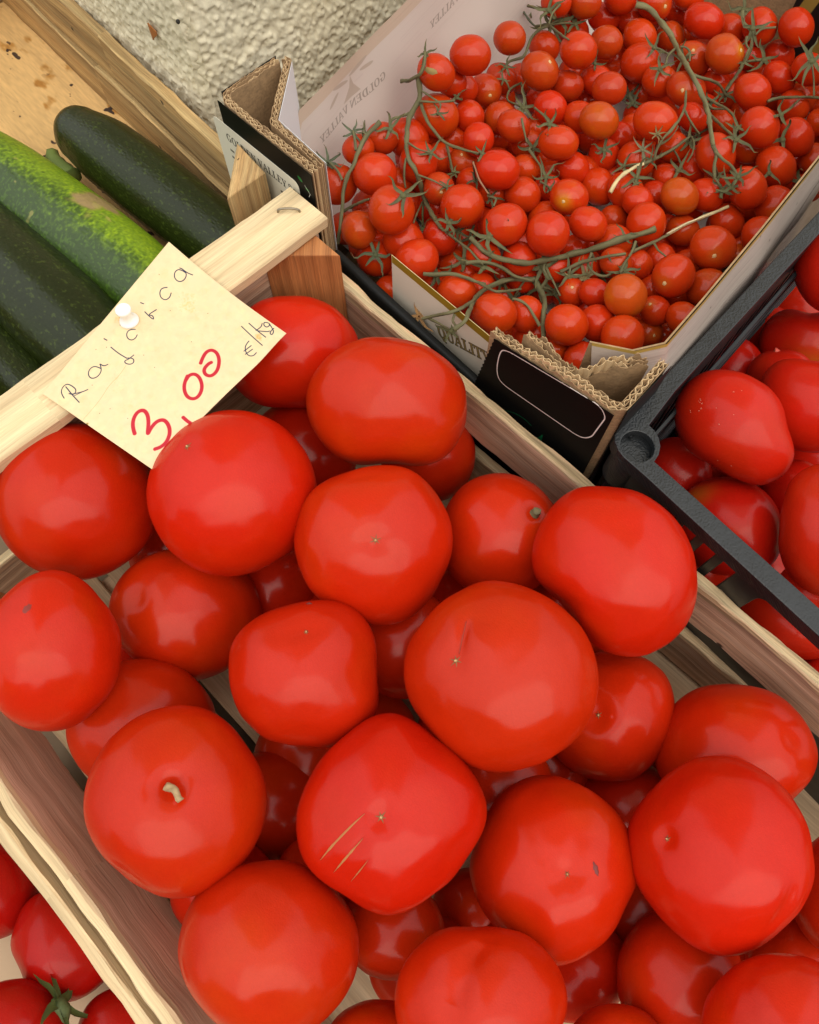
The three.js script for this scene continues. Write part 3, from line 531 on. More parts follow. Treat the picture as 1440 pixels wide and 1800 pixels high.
// ---------------------------------------------------------------- black plastic crate
const plastic = thing('plastic_crate', 'black plastic crate with rounded corner cup and slotted side', 'crate');
{
  const g = plastic, RY = 0.036, q = (u, v) => { const p = onY(u, v, RY); return [p.x, -p.z]; };
  const ext = (from, to, k) => [from[0] + (to[0] - from[0]) * k, from[1] + (to[1] - from[1]) * k];
  const o1 = q(1218, 610), o2 = q(1432, 380), i1 = q(1187, 688), i2 = q(1432, 420), lo1 = q(1174, 875), lo2 = q(1440, 1120), li1 = q(1157, 818), li2 = q(1440, 1070);
  const farO = ext(o1, o2, 2.0), farI = ext(i1, i2, 2.0), nearO = ext(lo1, lo2, 2.3), nearI = ext(li1, li2, 2.35);
  const cc = q(1120, 785), circ = (r, a0, a1, n) => { const o = []; for (let i = 0; i <= n; i++) { const a = a0 + (a1 - a0) * i / n; o.push([cc[0] + r * Math.cos(a), cc[1] + r * Math.sin(a)]); } return o; };
  const sh = new THREE.Shape(), V2 = (p) => new THREE.Vector2(p[0], p[1]);
  // outer outline: far end of the rim, corner arc, near end, back along the inside
  const pts = [farO, o1, q(1170, 660), q(1093, 728), q(1083, 744), q(1079, 760), q(1080, 776), q(1086, 792), q(1096, 805), q(1110, 817), q(1134, 838), lo1, nearO, nearI, li1, q(1150, 812), q(1158, 800), q(1161, 785), q(1158, 770), q(1151, 758), q(1141, 748), i1, farI];
  sh.setFromPoints(pts.map(V2));
  const hole = new THREE.Path(); hole.absarc(cc[0], cc[1], 0.0083, 0, Math.PI * 2, true); sh.holes.push(hole);
  const flat = (s, y, depth, bev) => { const e = new THREE.ExtrudeGeometry(s, { depth, bevelEnabled: !!bev, bevelSize: bev, bevelThickness: bev, bevelOffset: -bev, bevelSegments: 2, curveSegments: 28 }); e.rotateX(-Math.PI / 2); e.translate(0, y, 0); const uv = e.attributes.uv, p = e.attributes.position; for (let i = 0; i < uv.count; i++) uv.setXY(i, (p.getX(i) + p.getY(i)) / 0.1, (p.getZ(i) + p.getY(i) * 0.5) / 0.1); return e; };
  part('rim', flat(sh, RY - 0.0035, 0.0035, 0.0006), M.plastic, g);
  // corner cup: floor disc and ring
  const disc = new THREE.Shape(); disc.absarc(cc[0], cc[1], 0.0093, 0, Math.PI * 2);
  const cup = part('corner_cup', flat(disc, RY - 0.0085, 0.002, 0), M.plastic, g);
  const ring = new THREE.Shape(); ring.absarc(cc[0], cc[1], 0.0098, 0, Math.PI * 2); const rh = new THREE.Path(); rh.absarc(cc[0], cc[1], 0.0084, 0, Math.PI * 2, true); ring.holes.push(rh);
  part('cup_ring', flat(ring, RY - 0.03, 0.0258, 0), M.plastic, cup);
  // side panels hang below the rim: s along the rim, y up
  const panel = (p0, p1, inset, holes, y0, y1, th, name) => {
    const dx = p1[0] - p0[0], dz = p1[1] - p0[1], L = Math.hypot(dx, dz), s = new THREE.Shape(); s.moveTo(0, y0); s.lineTo(L, y0); s.lineTo(L, y1); s.lineTo(0, y1); s.closePath();
    for (const [x0, x1, ya, yb, r] of holes) { if (x1 > L - 0.004) continue; const h = new THREE.Path(); h.moveTo(x0 + r, ya); h.lineTo(x1 - r, ya); h.quadraticCurveTo(x1, ya, x1, ya + r); h.lineTo(x1, yb - r); h.quadraticCurveTo(x1, yb, x1 - r, yb); h.lineTo(x0 + r, yb); h.quadraticCurveTo(x0, yb, x0, yb - r); h.lineTo(x0, ya + r); h.quadraticCurveTo(x0, ya, x0 + r, ya); s.holes.push(h); }
    const e = new THREE.ExtrudeGeometry(s, { depth: th, bevelEnabled: true, bevelSize: 0.0004, bevelThickness: 0.0004, bevelSegments: 1, curveSegments: 8 });
    e.translate(0, 0, -th / 2); e.rotateY(Math.atan2(dz, dx)); e.translate(p0[0] - dz / L * inset, 0, -(p0[1] + dx / L * inset)); return part(name, e, M.plastic, g);
  };
  const holes = []; for (let i = 0; i < 4; i++) holes.push([0.030 + i * 0.0126, 0.030 + i * 0.0126 + 0.0085, -0.02, 0.0262, 0.0005]);
  const cornerA = q(1100, 800);
  const H2 = holes;
  H2.push([0.0905, 0.150, -0.018, 0.0245, 0.009], [0.156, 0.2, -0.018, 0.0245, 0.004]);
  panel(cornerA, nearO, 0.003, H2, TABLE_Y + 0.001, RY - 0.0045, 0.0026, 'side_panel');
  panel(q(1092, 745), farO, -0.0065, [...Array(20)].map((_, i) => [0.02 + i * 0.0126, 0.0285 + i * 0.0126, -0.08, 0.0, 0.0005]), TABLE_Y + 0.001, RY - 0.0045, 0.0026, 'end_panel');
  for (let i = 0; i < 7; i++) panel(q(1110 + i * 1, 745), farO, -0.0095, [], -0.1 + i * 0.018, -0.0975 + i * 0.018, 0.0016, 'wall_rib');
  // skirt under the rim
  const skirt = new THREE.Shape(); skirt.setFromPoints([farO, o1, q(1170, 660), q(1093, 728), q(1083, 744), q(1079, 760), q(1080, 776), q(1086, 792), q(1096, 805), q(1110, 817), q(1134, 838), lo1, nearO].map(V2).concat([nearO, lo1, q(1134, 838), q(1110, 817), q(1096, 805), q(1086, 792), q(1080, 776), q(1079, 760), q(1083, 744), q(1093, 728), q(1170, 660), o1, farO].map((p) => { const d = V2(p).sub(V2(q(1300, 720))); return V2(p).addScaledVector(d, -0.0016 / d.length()); })));
  part('rim_skirt', flat(skirt, RY - 0.0085, 0.0052, 0), M.plastic, g);
  const c0 = V2(cornerA), c1 = V2(nearO), c2 = V2(farO), base = new THREE.Shape(); base.setFromPoints([c0.clone().lerp(V2(q(1300, 760)), 0.09), c1.clone().lerp(c2, 0.02), c1.clone().add(c2).sub(c0), c2.clone().lerp(c1, 0.03)]);
  part('floor', flat(base, TABLE_Y + 0.001, 0.003, 0), M.plastic, g);
}
// ---------------------------------------------------------------- fruit
const r8 = (...a) => a;
const all = (r, n = 8) => Array(n).fill(r);
const RED = [0.54, 0.0155, 0.0020];
// large tomatoes in the pale crate: centre, radii, height of the centre, look, label
const BIG = [
  { c: [135, 885], r: r8(143, 138, 135, 140, 145, 142, 140, 142), y: 0.0, n: [128, 762], lobes: 5, la: 0.012, fur: 0.02, label: 'large tomato tucked under the left edge of the price card', grooves: [[120, 1025, 140, 940, 0.03, 0.16]] },
  { c: [410, 868], r: r8(148, 143, 144, 148, 150, 147, 146, 143), y: 0.018, n: [334, 790], lobes: 5, la: 0.008, dim: 0.02, fur: 0.012, star: 0.045, label: 'smooth round tomato overlapping the lower edge of the price card' },
  { c: [682, 705], r: r8(141, 137, 112, 134, 141, 126, 113, 123), y: 0.02, lobes: 5, la: 0.012, label: 'broad flattened tomato beside the black carton, at the right slat', grooves: [[735, 818, 720, 740, 0.025, 0.2]] },
  { c: [515, 620], r: r8(117, 115, 97, 115, 120, 110, 100, 108), y: -0.008, label: 'tomato under the brown corner post, partly behind the price card' },
  { c: [655, 957], r: r8(136, 142, 140, 132, 139, 138, 140, 148), y: 0.014, n: [660, 950], lobes: 5, la: 0.02, dim: 0.05, fur: 0.03, star: 0.05, q: 0.82, label: 'tomato showing a tiny tan star scar, below the broad flattened one' },
  { c: [880, 942], r: r8(112, 110, 110, 108, 106, 110, 110, 108), y: -0.014, n: [937, 905], dim: 0.06, stub: 1, label: 'shaded tomato with a dark stem stub, against the right slat' },
  { c: [1082, 1008], r: [145, 150, 152, 145, 122, 108, 142, 158, 166, 151, 142, 139], y: 0.024, lobes: 3, la: 0.01, q: 0.85, label: 'oblong tomato leaning over the right slat by the plastic crate', grooves: [[1030, 1120, 1085, 1080, 0.03, 0.22]] },
  { c: [885, 1190], r: r8(170, 166, 167, 160, 172, 172, 167, 155), y: 0.03, n: [806, 1163], lobes: 5, la: 0.01, dim: 0.035, fur: 0.02, star: 0.05, q: 0.85, label: 'biggest tomato, with a curved crease above its star scar', grooves: [[826, 1095, 812, 1152, 0.035, 0.06]] },
  { c: [535, 1185], r: [130, 141, 137, 128, 131, 133, 136, 137, 127, 129, 142, 139], y: 0.016, n: [538, 1116], pe: 0.5, lobes: 4, la: 0.012, dim: 0.04, fur: 0.035, star: 0.035, q: 0.9, label: 'squarish four-lobed tomato with a dark speck above its scar' },
  { c: [325, 1080], r: r8(135, 125, 115, 120, 135, 125, 118, 125), y: -0.012, n: [240, 1053], dim: 0.06, dimW: 0.2, fur: 0.02, lobes: 3, la: 0.012, label: 'tomato with a pale dimple, below the smooth one at the card' },
  { c: [95, 1145], r: r8(118, 124, 142, 135, 125, 130, 142, 122), y: 0.008, n: [50, 1072], lobes: 5, la: 0.008, mark: [50, 1072], label: 'tomato with a dark brown bruise, above the left slat' },
  { c: [248, 1275], r: r8(132, 128, 118, 128, 132, 126, 116, 126), y: -0.032, label: 'shadowed tomato behind the one with the dry tan stem' },
  { c: [308, 1410], r: r8(160, 163, 169, 155, 160, 157, 171, 163), y: 0.016, n: [300, 1385], lobes: 5, la: 0.01, dim: 0.1, dimW: 0.16, fur: 0.025, stem: 1, q: 0.8, label: 'large tomato with a dry tan stem in a dark pit' },
  { c: [685, 1430], r: [170, 154, 161, 178, 164, 173, 164, 155, 158, 176, 157, 163], y: 0.022, n: [671, 1436], pe: 0.5, lobes: 5, la: 0.004, dim: 0.06, dimW: 0.14, fur: 0.03, star: 0.055, cuts: 1, q: 0.78, grooves: [[645, 1430, 569, 1508, 0.022, 0.05], [643, 1469, 592, 1528, 0.02, 0.045], [652, 1502, 622, 1541, 0.016, 0.045]], label: 'ribbed star-shaped tomato with three slashes beside its scar' },
  { c: [972, 1530], r: [148, 142, 160, 168, 144, 143, 142, 148, 162, 166, 155, 147], y: 0.014, n: [995, 1536], pe: 0.6, lobes: 5, la: 0.01, dim: 0.06, dimW: 0.2, fur: 0.03, star: 0.04, nick: [1041, 1527], q: 0.8, label: 'tomato with a star scar and a small dark red nick' },
  { c: [1265, 1503], r: r8(163, 170, 177, 153, 162, 165, 175, 165), y: 0.026, n: [1177, 1476], lobes: 4, la: 0.01, dim: 0.05, dimW: 0.13, fur: 0.012, star: 0.035, q: 0.85, label: 'large tomato with a puckered fold on its side and small scar', grooves: [[1385, 1545, 1345, 1625, 0.035, 0.09], [1405, 1575, 1375, 1640, 0.03, 0.06]] },
  { c: [1293, 1325], r: r8(142, 128, 118, 130, 143, 137, 122, 130), y: -0.02, n: [1388, 1302], dim: 0.04, label: 'shaded tomato wedged between the right slat and the folded tomato' },
  { c: [1075, 1260], r: r8(112, 110, 113, 118, 118, 115, 115, 120), y: -0.016, n: [1052, 1257], lobes: 4, la: 0.012, dim: 0.09, dimW: 0.2, fur: 0.03, star: 0.05, label: 'tomato with a deep scar, below the oblong one' },
  { c: [472, 1670], r: r8(160, 158, 160, 158, 159, 160, 158, 161), y: 0.014, lobes: 4, la: 0.006, label: 'smooth plain tomato by the left slat, below the dry-stemmed one' },
  { c: [690, 1635], r: r8(90, 90, 88, 90, 92, 90, 88, 90), y: -0.032, label: 'small tomato deep below the slashed one' },
  { c: [845, 1755], r: r8(152, 146, 132, 146, 153, 142, 128, 139), y: 0.012, lobes: 4, la: 0.012, label: 'two-lobed tomato with a groove across its top', grooves: [[850, 1665, 795, 1775, 0.11, 0.16]], q: 0.88 },
  { c: [665, 1856], r: all(100), y: 0.0, label: 'tomato cut by the frame below the two-lobed one' },
  { c: [1372, 1803], r: r8(140, 140, 140, 138, 138, 132, 128, 134), y: 0.012, label: 'tomato below the one with the puckered fold' },
  { c: [1190, 1715], r: r8(116, 118, 116, 112, 108, 114, 118, 116), y: -0.022, lobes: 3, la: 0.015, label: 'tomato sunk between the nicked and the folded tomatoes' },
  { c: [1085, 1860], r: all(96), y: -0.004, label: 'tomato peeping up between the two-lobed and the sunken one' },
  { c: [1510, 1570], r: all(122), y: -0.006, label: 'tomato right of the folded one, mostly out of the picture' },
  { c: [485, 1030], r: all(88), y: -0.045, label: 'dark tomato in the gap above the squarish four-lobed one' },
  { c: [530, 800], r: all(98), y: -0.04, label: 'tomato in the shade between the card and the flattened one' },
  { c: [752, 800], r: all(84), y: -0.055, label: 'low tomato in shade under the broad flattened one' },
  { c: [705, 1130], r: all(98), y: -0.05, label: 'dark tomato between the squarish and the biggest tomatoes' },
  { c: [475, 1420], r: all(100), y: -0.05, label: 'purplish shaded tomato between dry-stemmed and slashed ones' },
  { c: [540, 1330], r: all(92), y: -0.055, label: 'low tomato under the squarish four-lobed one' },
  { c: [880, 1385], r: all(92), y: -0.05, label: 'low tomato under the biggest one, beside the slashed one' },
  { c: [1100, 1425], r: all(92), y: -0.052, label: 'low tomato above the nicked one' },
  { c: [1015, 1705], r: all(94), y: -0.05, label: 'low tomato under the nicked one' },
  { c: [835, 1600], r: all(76), y: -0.06, label: 'deep dark tomato between slashed and nicked ones' },
  { c: [1400, 1690], r: all(90), y: -0.045, label: 'low tomato under the fold of the large tomato' },
];
for (const [u, v, l] of [[610, 1110, 'between the star-scarred and the squarish one'], [800, 1075, 'under the star-scarred one, left of the biggest'], [950, 1340, 'under the biggest, above the nicked one'], [575, 1555, 'between the slashed and the smooth plain one'], [745, 1700, 'above the two-lobed one'], [395, 1565, 'between the dry-stemmed and the smooth plain one'], [235, 1165, 'above the shadowed one at the left slat'], [905, 1690, 'between the nicked and the two-lobed one'], [1130, 1590, 'between the nicked and the folded one'], [1010, 1075, 'between the biggest and the oblong one'], [640, 1300, 'between the squarish and the slashed one'], [1190, 1420, 'between the nicked and the wedged one'], [1280, 1700, 'under the folded one'], [320, 960, 'under the smooth one at the card'], [830, 1290, 'under the lower left of the biggest one']]) BIG.push({ c: [u, v], r: all(96), y: -0.062, label: 'bottom-layer tomato ' + l });
for (const o of BIG) { o.t = depthY(o.c[0], o.c[1], o.y); }
settle(BIG, -0.11, 0.93);
BIG.forEach((o, i) => {
  const g = thing('beef_tomato', o.label, 'tomato', 'large tomatoes in the pale crate');
  const cj = [RED[0] * (0.94 + 0.12 * hash(i, 1, 1)), RED[1] * (0.8 + 0.7 * hash(i, 2, 1)), RED[2] * (0.85 + 0.3 * hash(i, 3, 1))];
  const f = fruitGeo({ ...o, q: o.q || 0.9, seed: i * 1.37 + 1, col: cj, nu: 112, nv: 76, wob: o.wob ?? 0.024, fine: 0.0032 });
  g.position.copy(f.C); part('skin', f.g, M.tomato, g);
  const d0 = o.n ? f.dirAt(o.n[0], o.n[1]) : null;
  if (o.star) { part('blossom_scar', skinPatch(f, d0, starOutline(o.star * 1.4, o.star * 0.36, 6, i), 0.00025, 0.0004), M.scar, g); part('scar_centre', skinPatch(f, d0, starOutline(o.star * 0.35, o.star * 0.28, 5, i), 0.0009, 0.0004), M.scarPale, g); }
  const nr = (d) => f.toW(d).normalize();
  if (o.stem) { const p = f.world(d0), n = nr(d0), rt = RT.clone(), dn = UPV.clone().multiplyScalar(-1); part('stem', tube([p.clone().addScaledVector(n, -0.002), p.clone().addScaledVector(n, 0.004).addScaledVector(rt, -0.001), p.clone().addScaledVector(n, 0.007).addScaledVector(rt, 0.0018).addScaledVector(dn, 0.002), p.clone().addScaledVector(n, 0.008).addScaledVector(rt, 0.0045).addScaledVector(dn, 0.0062)], 0.0017, 0.0013, [0.36, 0.25, 0.13], { sides: 10, knob: 0.5, seg: 22 }), M.stemGreen, g); }
  if (o.stub) { const p = f.world(d0), n = nr(d0); part('stem_stub', tube([p.clone().addScaledVector(n, -0.001), p.clone().addScaledVector(n, 0.003), p.clone().addScaledVector(n, 0.005).addScaledVector(RT, -0.001)], 0.0026, 0.002, [0.12, 0.11, 0.05], { sides: 9, knob: 0.35, seg: 8 }), M.stemGreen, g); }
  if (o.mark) part('bruise', skinPatch(f, d0, [...Array(14)].map((_, k) => { const a = k / 14 * 6.283, r = 0.055 * (0.8 + 0.4 * hash(k, 3, 9)); return [Math.cos(a) * r * 1.15, Math.sin(a) * r]; }), 0.00012, 0.00005), std({ color: lin(0.22, 0.02, 0.012), roughness: 0.5 }), g);
  const streak = (u0, v0, u1, v1, w, m, nm) => { const a = f.dirAt(u0, v0), b = f.dirAt(u1, v1), pos = [], idx = [], n = 14, ab = b.clone().sub(a), side = ab.clone().cross(a).normalize();
    for (let k = 0; k <= n; k++) for (const s of [-1, 0, 1]) { const ww = w * Math.sin(Math.PI * (0.04 + 0.92 * k / n)) * (0.7 + 0.5 * hash(k, Math.round(u0), 4)); const d = a.clone().addScaledVector(ab, k / n).addScaledVector(side, s * ww).normalize(), p = f.world(d).addScaledVector(nr(d), s ? 0.00008 : 0.0005); pos.push(p.x, p.y, p.z); }
    for (let k = 0; k < n; k++) for (const s of [0, 1]) { const q = k * 3 + s; idx.push(q, q + 1, q + 3, q + 1, q + 4, q + 3); }
    part(nm, geom(pos, null, idx), m, g); };
  if (o.cuts) { streak(645, 1430, 569, 1508, 0.012, M.slash, 'slash_mark'); streak(643, 1469, 592, 1528, 0.011, M.slash, 'slash_mark'); streak(652, 1502, 622, 1541, 0.006, M.slash, 'slash_mark'); }
  if (o.nick) { streak(o.nick[0] - 4, o.nick[1] - 11, o.nick[0] + 3, o.nick[1] + 12, 0.028, M.gash, 'nick'); }
  if (i === 7) streak(824, 1098, 811, 1152, 0.005, M.crease, 'crease_mark');
  if (i === 8) { const d1 = f.dirAt(543, 1068); part('dirt_speck', skinPatch(f, d1, starOutline(0.05, 0.02, 5, 2), 0.0004, 0.0004), M.gash, g); }
});
// tomatoes of the crate at the lower left
const LOWL = [
  { c: [112, 1662], r: [116, 104, 100, 102, 98, 92, 92, 92, 100, 98, 104, 114], y: -0.062, label: 'dented tomato in the vine tomato crate, beside the double slat', lobes: 3, la: 0.03, wob: 0.03 },
  { c: [-22, 1562], r: all(92), y: -0.058, label: 'tomato in the vine tomato crate, above the dented one' },
  { c: [30, 1812], r: all(92), y: -0.066, n: [95, 1768], label: 'vine tomato with a green calyx, below the dented one' },
  { c: [222, 1822], r: all(88), y: -0.066, label: 'tomato against the double slat, right of the green calyx' },
];
for (const o of LOWL) o.t = depthY(o.c[0], o.c[1], o.y);
settle(LOWL, -0.096, 0.95);
const SEP = [0.10, 0.125, 0.045];
// one sepal: tapered, cupped strip from p along dir, bending towards up
function sepal(p, dir, up, L, w, curl, col, seed) {
  const side = dir.clone().cross(up).normalize(), pos = [], idx = [], cols = [], n = 7;
  for (let k = 0; k <= n; k++) { const s = k / n, a = curl * s * s, ww = w * (s < 0.25 ? 0.7 + 1.2 * s : 1) * (1 - Math.pow(s, 1.6)) + 0.00008;
    const c = p.clone().addScaledVector(dir, L * s * Math.cos(a * 0.7)).addScaledVector(up, L * (0.06 + s * Math.sin(a) * 0.55)).addScaledVector(side, L * 0.3 * s * noise3(s * 2.5 + seed, seed, 3));
    for (const q of [-1, 0, 1]) { const v = c.clone().addScaledVector(side, q * ww).addScaledVector(up, q ? ww * 0.5 : 0); pos.push(v.x, v.y, v.z); const j = (1 + 0.3 * noise3(k * 0.6 + seed, q, 2)) * (q ? 1 : 1.15), br = smooth(0.7, 1, s) * 0.5; cols.push((col[0] + br * 0.14) * j, (col[1] + br * 0.04) * j, col[2] * j); } }
  for (let k = 0; k < n; k++) for (const q of [0, 1]) { const a = k * 3 + q; idx.push(a, a + 1, a + 3, a + 1, a + 4, a + 3); }
  return geom(pos, null, idx, cols);
}
function calyxGeo(p, up, L, n, { w = 0.11, curl = 0.9, col = SEP, seed = 1, flat = 0 } = {}) {
  const x = V3(1, 0.13, 0.2).cross(up).normalize(), y = up.clone().cross(x), gs = [];
  for (let i = 0; i < n; i++) { const a = (i + 0.35 * hash(i, Math.round(seed * 7), 1)) / n * 2 * Math.PI + seed; const d = x.clone().multiplyScalar(Math.cos(a)).addScaledVector(y, Math.sin(a)); gs.push(sepal(p, d, up, L * (0.75 + 0.5 * hash(i, Math.round(seed * 13), 2)), L * w, (curl + 1.5 * (hash(i, Math.round(seed * 5), 6) - 0.5)) * (1 - flat), col, seed + i)); }
  const k = new THREE.SphereGeometry(L * 0.16, 10, 8); k.scale(1, 0.8, 1); k.translate(p.x, p.y, p.z); k.deleteAttribute('uv'); const c = new Float32Array(k.attributes.position.count * 3); for (let i = 0; i < c.length; i += 3) { c[i] = col[0] * 1.1; c[i + 1] = col[1] * 1.1; c[i + 2] = col[2]; } k.setAttribute('color', new THREE.BufferAttribute(c, 3)); gs.push(k);
  return mergeGeometries(gs);
}
LOWL.forEach((o, i) => {
  const g = thing('vine_tomato', o.label, 'tomato', 'tomatoes in the lower crate');
  const f = fruitGeo({ ...o, seed: 60 + i * 1.9, col: [0.40, 0.006, 0.003], nu: 72, nv: 48 }); g.position.copy(f.C); part('skin', f.g, M.tomato, g);
  if (o.n) { const d = f.dirAt(...o.n), p = f.world(d), n = f.toW(d).normalize(); const cx = part('calyx', calyxGeo(p, n, 0.02, 6, { w: 0.12, curl: 0.35, seed: 2.2, col: [0.075, 0.11, 0.03] }), M.stemGreen, g); part('stalk', tube([p.clone(), p.clone().addScaledVector(n, 0.004).addScaledVector(UPV, -0.004), p.clone().addScaledVector(n, 0.005).addScaledVector(UPV, -0.018).addScaledVector(RT, -0.004)], 0.0034, 0.0036, [0.085, 0.115, 0.04], { knob: 0.2 }), M.stemGreen, cx); }
});
// plum tomatoes in the plastic crate
const PLUM = [
  { c: [1292, 752], r: [93, 117, 115, 88, 77, 88, 103, 114, 112, 100, 92, 92], y: 0.008, label: 'egg-shaped plum tomato with pale scratches, beside the rim corner', scr: 1 },
  { c: [1290, 930], r: r8(85, 92, 82, 92, 105, 104, 90, 85), y: -0.024, n: [1222, 872], label: 'plum tomato with an orange shoulder, behind the slotted side', col2: [0.55, 0.09, 0.01], colW: 0.26 },
  { c: [1452, 930], r: [88, 100, 110, 120, 108, 92, 82, 88, 108, 116, 104, 92], y: -0.006, label: 'upright plum tomato beside the orange-shouldered one' },
  { c: [1468, 478], r: [75, 85, 80, 76, 74, 72, 73, 74, 80, 84, 82, 76], y: 0.012, label: 'plum tomato beside the crate rim, nearest the carton' },
  { c: [1432, 712], r: r8(100, 95, 84, 92, 98, 102, 78, 92), y: -0.006, label: 'plum tomato lying behind the scratched egg-shaped one' },
  { c: [1372, 662], r: r8(62, 58, 48, 54, 60, 54, 47, 56), y: -0.024, label: 'plum tomato with a small nipple tip', nip: [1365, 618] },
  { c: [1425, 603], r: r8(90, 80, 60, 78, 92, 78, 53, 76), y: -0.042, n: [1425, 640], label: 'plum tomato with a yellow orange end, in shade', col2: [0.5, 0.11, 0.012], colW: 0.45 },
  { c: [1345, 592], r: all(58), y: -0.07, label: 'dark shaded plum tomato under the rim' },
  { c: [1285, 650], r: all(60), y: -0.066, label: 'shaded plum tomato above the scratched one' },
  { c: [1385, 1092], r: r8(100, 88, 66, 86, 98, 84, 58, 80), y: -0.05, label: 'plum tomato seen through the handle opening' },
  { c: [1430, 1035], r: r8(70, 66, 52, 62, 66, 58, 46, 58), y: -0.032, label: 'plum tomato below the upright one, at the rim' },
  { c: [1188, 832], r: all(64), y: -0.05, label: 'dark plum tomato beside the corner cup' },
  { c: [1215, 990], r: all(74), y: -0.062, label: 'plum tomato seen through the narrow slots' },
  { c: [1398, 868], r: all(60), y: -0.05, label: 'dark plum tomato between the scratched and the upright one' },
  { c: [1330, 1180], r: all(70), y: -0.085, label: 'low plum tomato under the handle opening' },
  { c: [1450, 1215], r: all(70), y: -0.08, label: 'low plum tomato at the near end of the slotted side' },
];
for (const [u, v, y, l] of [[1245, 735, -0.085, 'hidden plum tomato under the scratched one, by the rim'], [1340, 700, -0.085, 'hidden plum tomato under the nippled one'], [1430, 800, -0.075, 'hidden plum tomato behind the upright one'], [1330, 850, -0.08, 'hidden plum tomato above the orange-shouldered one'], [1240, 880, -0.085, 'hidden plum tomato left of the orange-shouldered one'], [1340, 1000, -0.08, 'hidden plum tomato under the orange-shouldered one'], [1270, 1075, -0.085, 'hidden plum tomato behind the handle opening'], [1400, 540, -0.075, 'hidden plum tomato under the yellow-ended one'], [1450, 660, -0.08, 'hidden plum tomato deep in the plastic crate'], [1150, 900, -0.085, 'hidden plum tomato behind the solid crate corner']]) PLUM.push({ c: [u, v], r: all(64), y, label: l });
for (const o of PLUM) o.t = depthY(o.c[0], o.c[1], o.y);
settle(PLUM, -0.118, 0.95);
PLUM.forEach((o, i) => {
  const g = thing('plum_tomato', o.label, 'tomato', 'plum tomatoes in the plastic crate');
  const f = fruitGeo({ ...o, seed: 90 + i * 2.3, col: [0.50 + 0.05 * hash(i, 1, 3), 0.010 + 0.008 * hash(i, 4, 4), 0.004], nu: 72, nv: 48, wob: 0.010, q: 0.95, fine: 0.0015 });
  g.position.copy(f.C); part('skin', f.g, M.plum, g);
  if (o.nip) part('tip', skinPatch(f, f.dirAt(...o.nip), starOutline(0.12, 0.1, 6, 1), 0.0003, 0.0022), std({ color: lin(0.6, 0.08, 0.05), roughness: 0.4 }), g);
  if (o.scr) { const gs = []; for (let k = 0; k < 26; k++) { const u = k < 16 ? 1212 + rnd() * 22 : 1230 + rnd() * 150, v = k < 16 ? 676 + rnd() * 55 : 690 + rnd() * 150; if (Math.hypot((u - 1292) / 95, (v - 752) / 85) > 0.92) continue; const d = f.dirAt(u, v); gs.push(skinPatch(f, d, starOutline(0.008 + rnd() * 0.02, 0.004, 3 + Math.floor(rnd() * 3), rnd() * 6), 0.00012)); } part('scratches', mergeGeometries(gs), std({ color: lin(0.62, 0.24, 0.16), roughness: 0.7 }), g); }
});
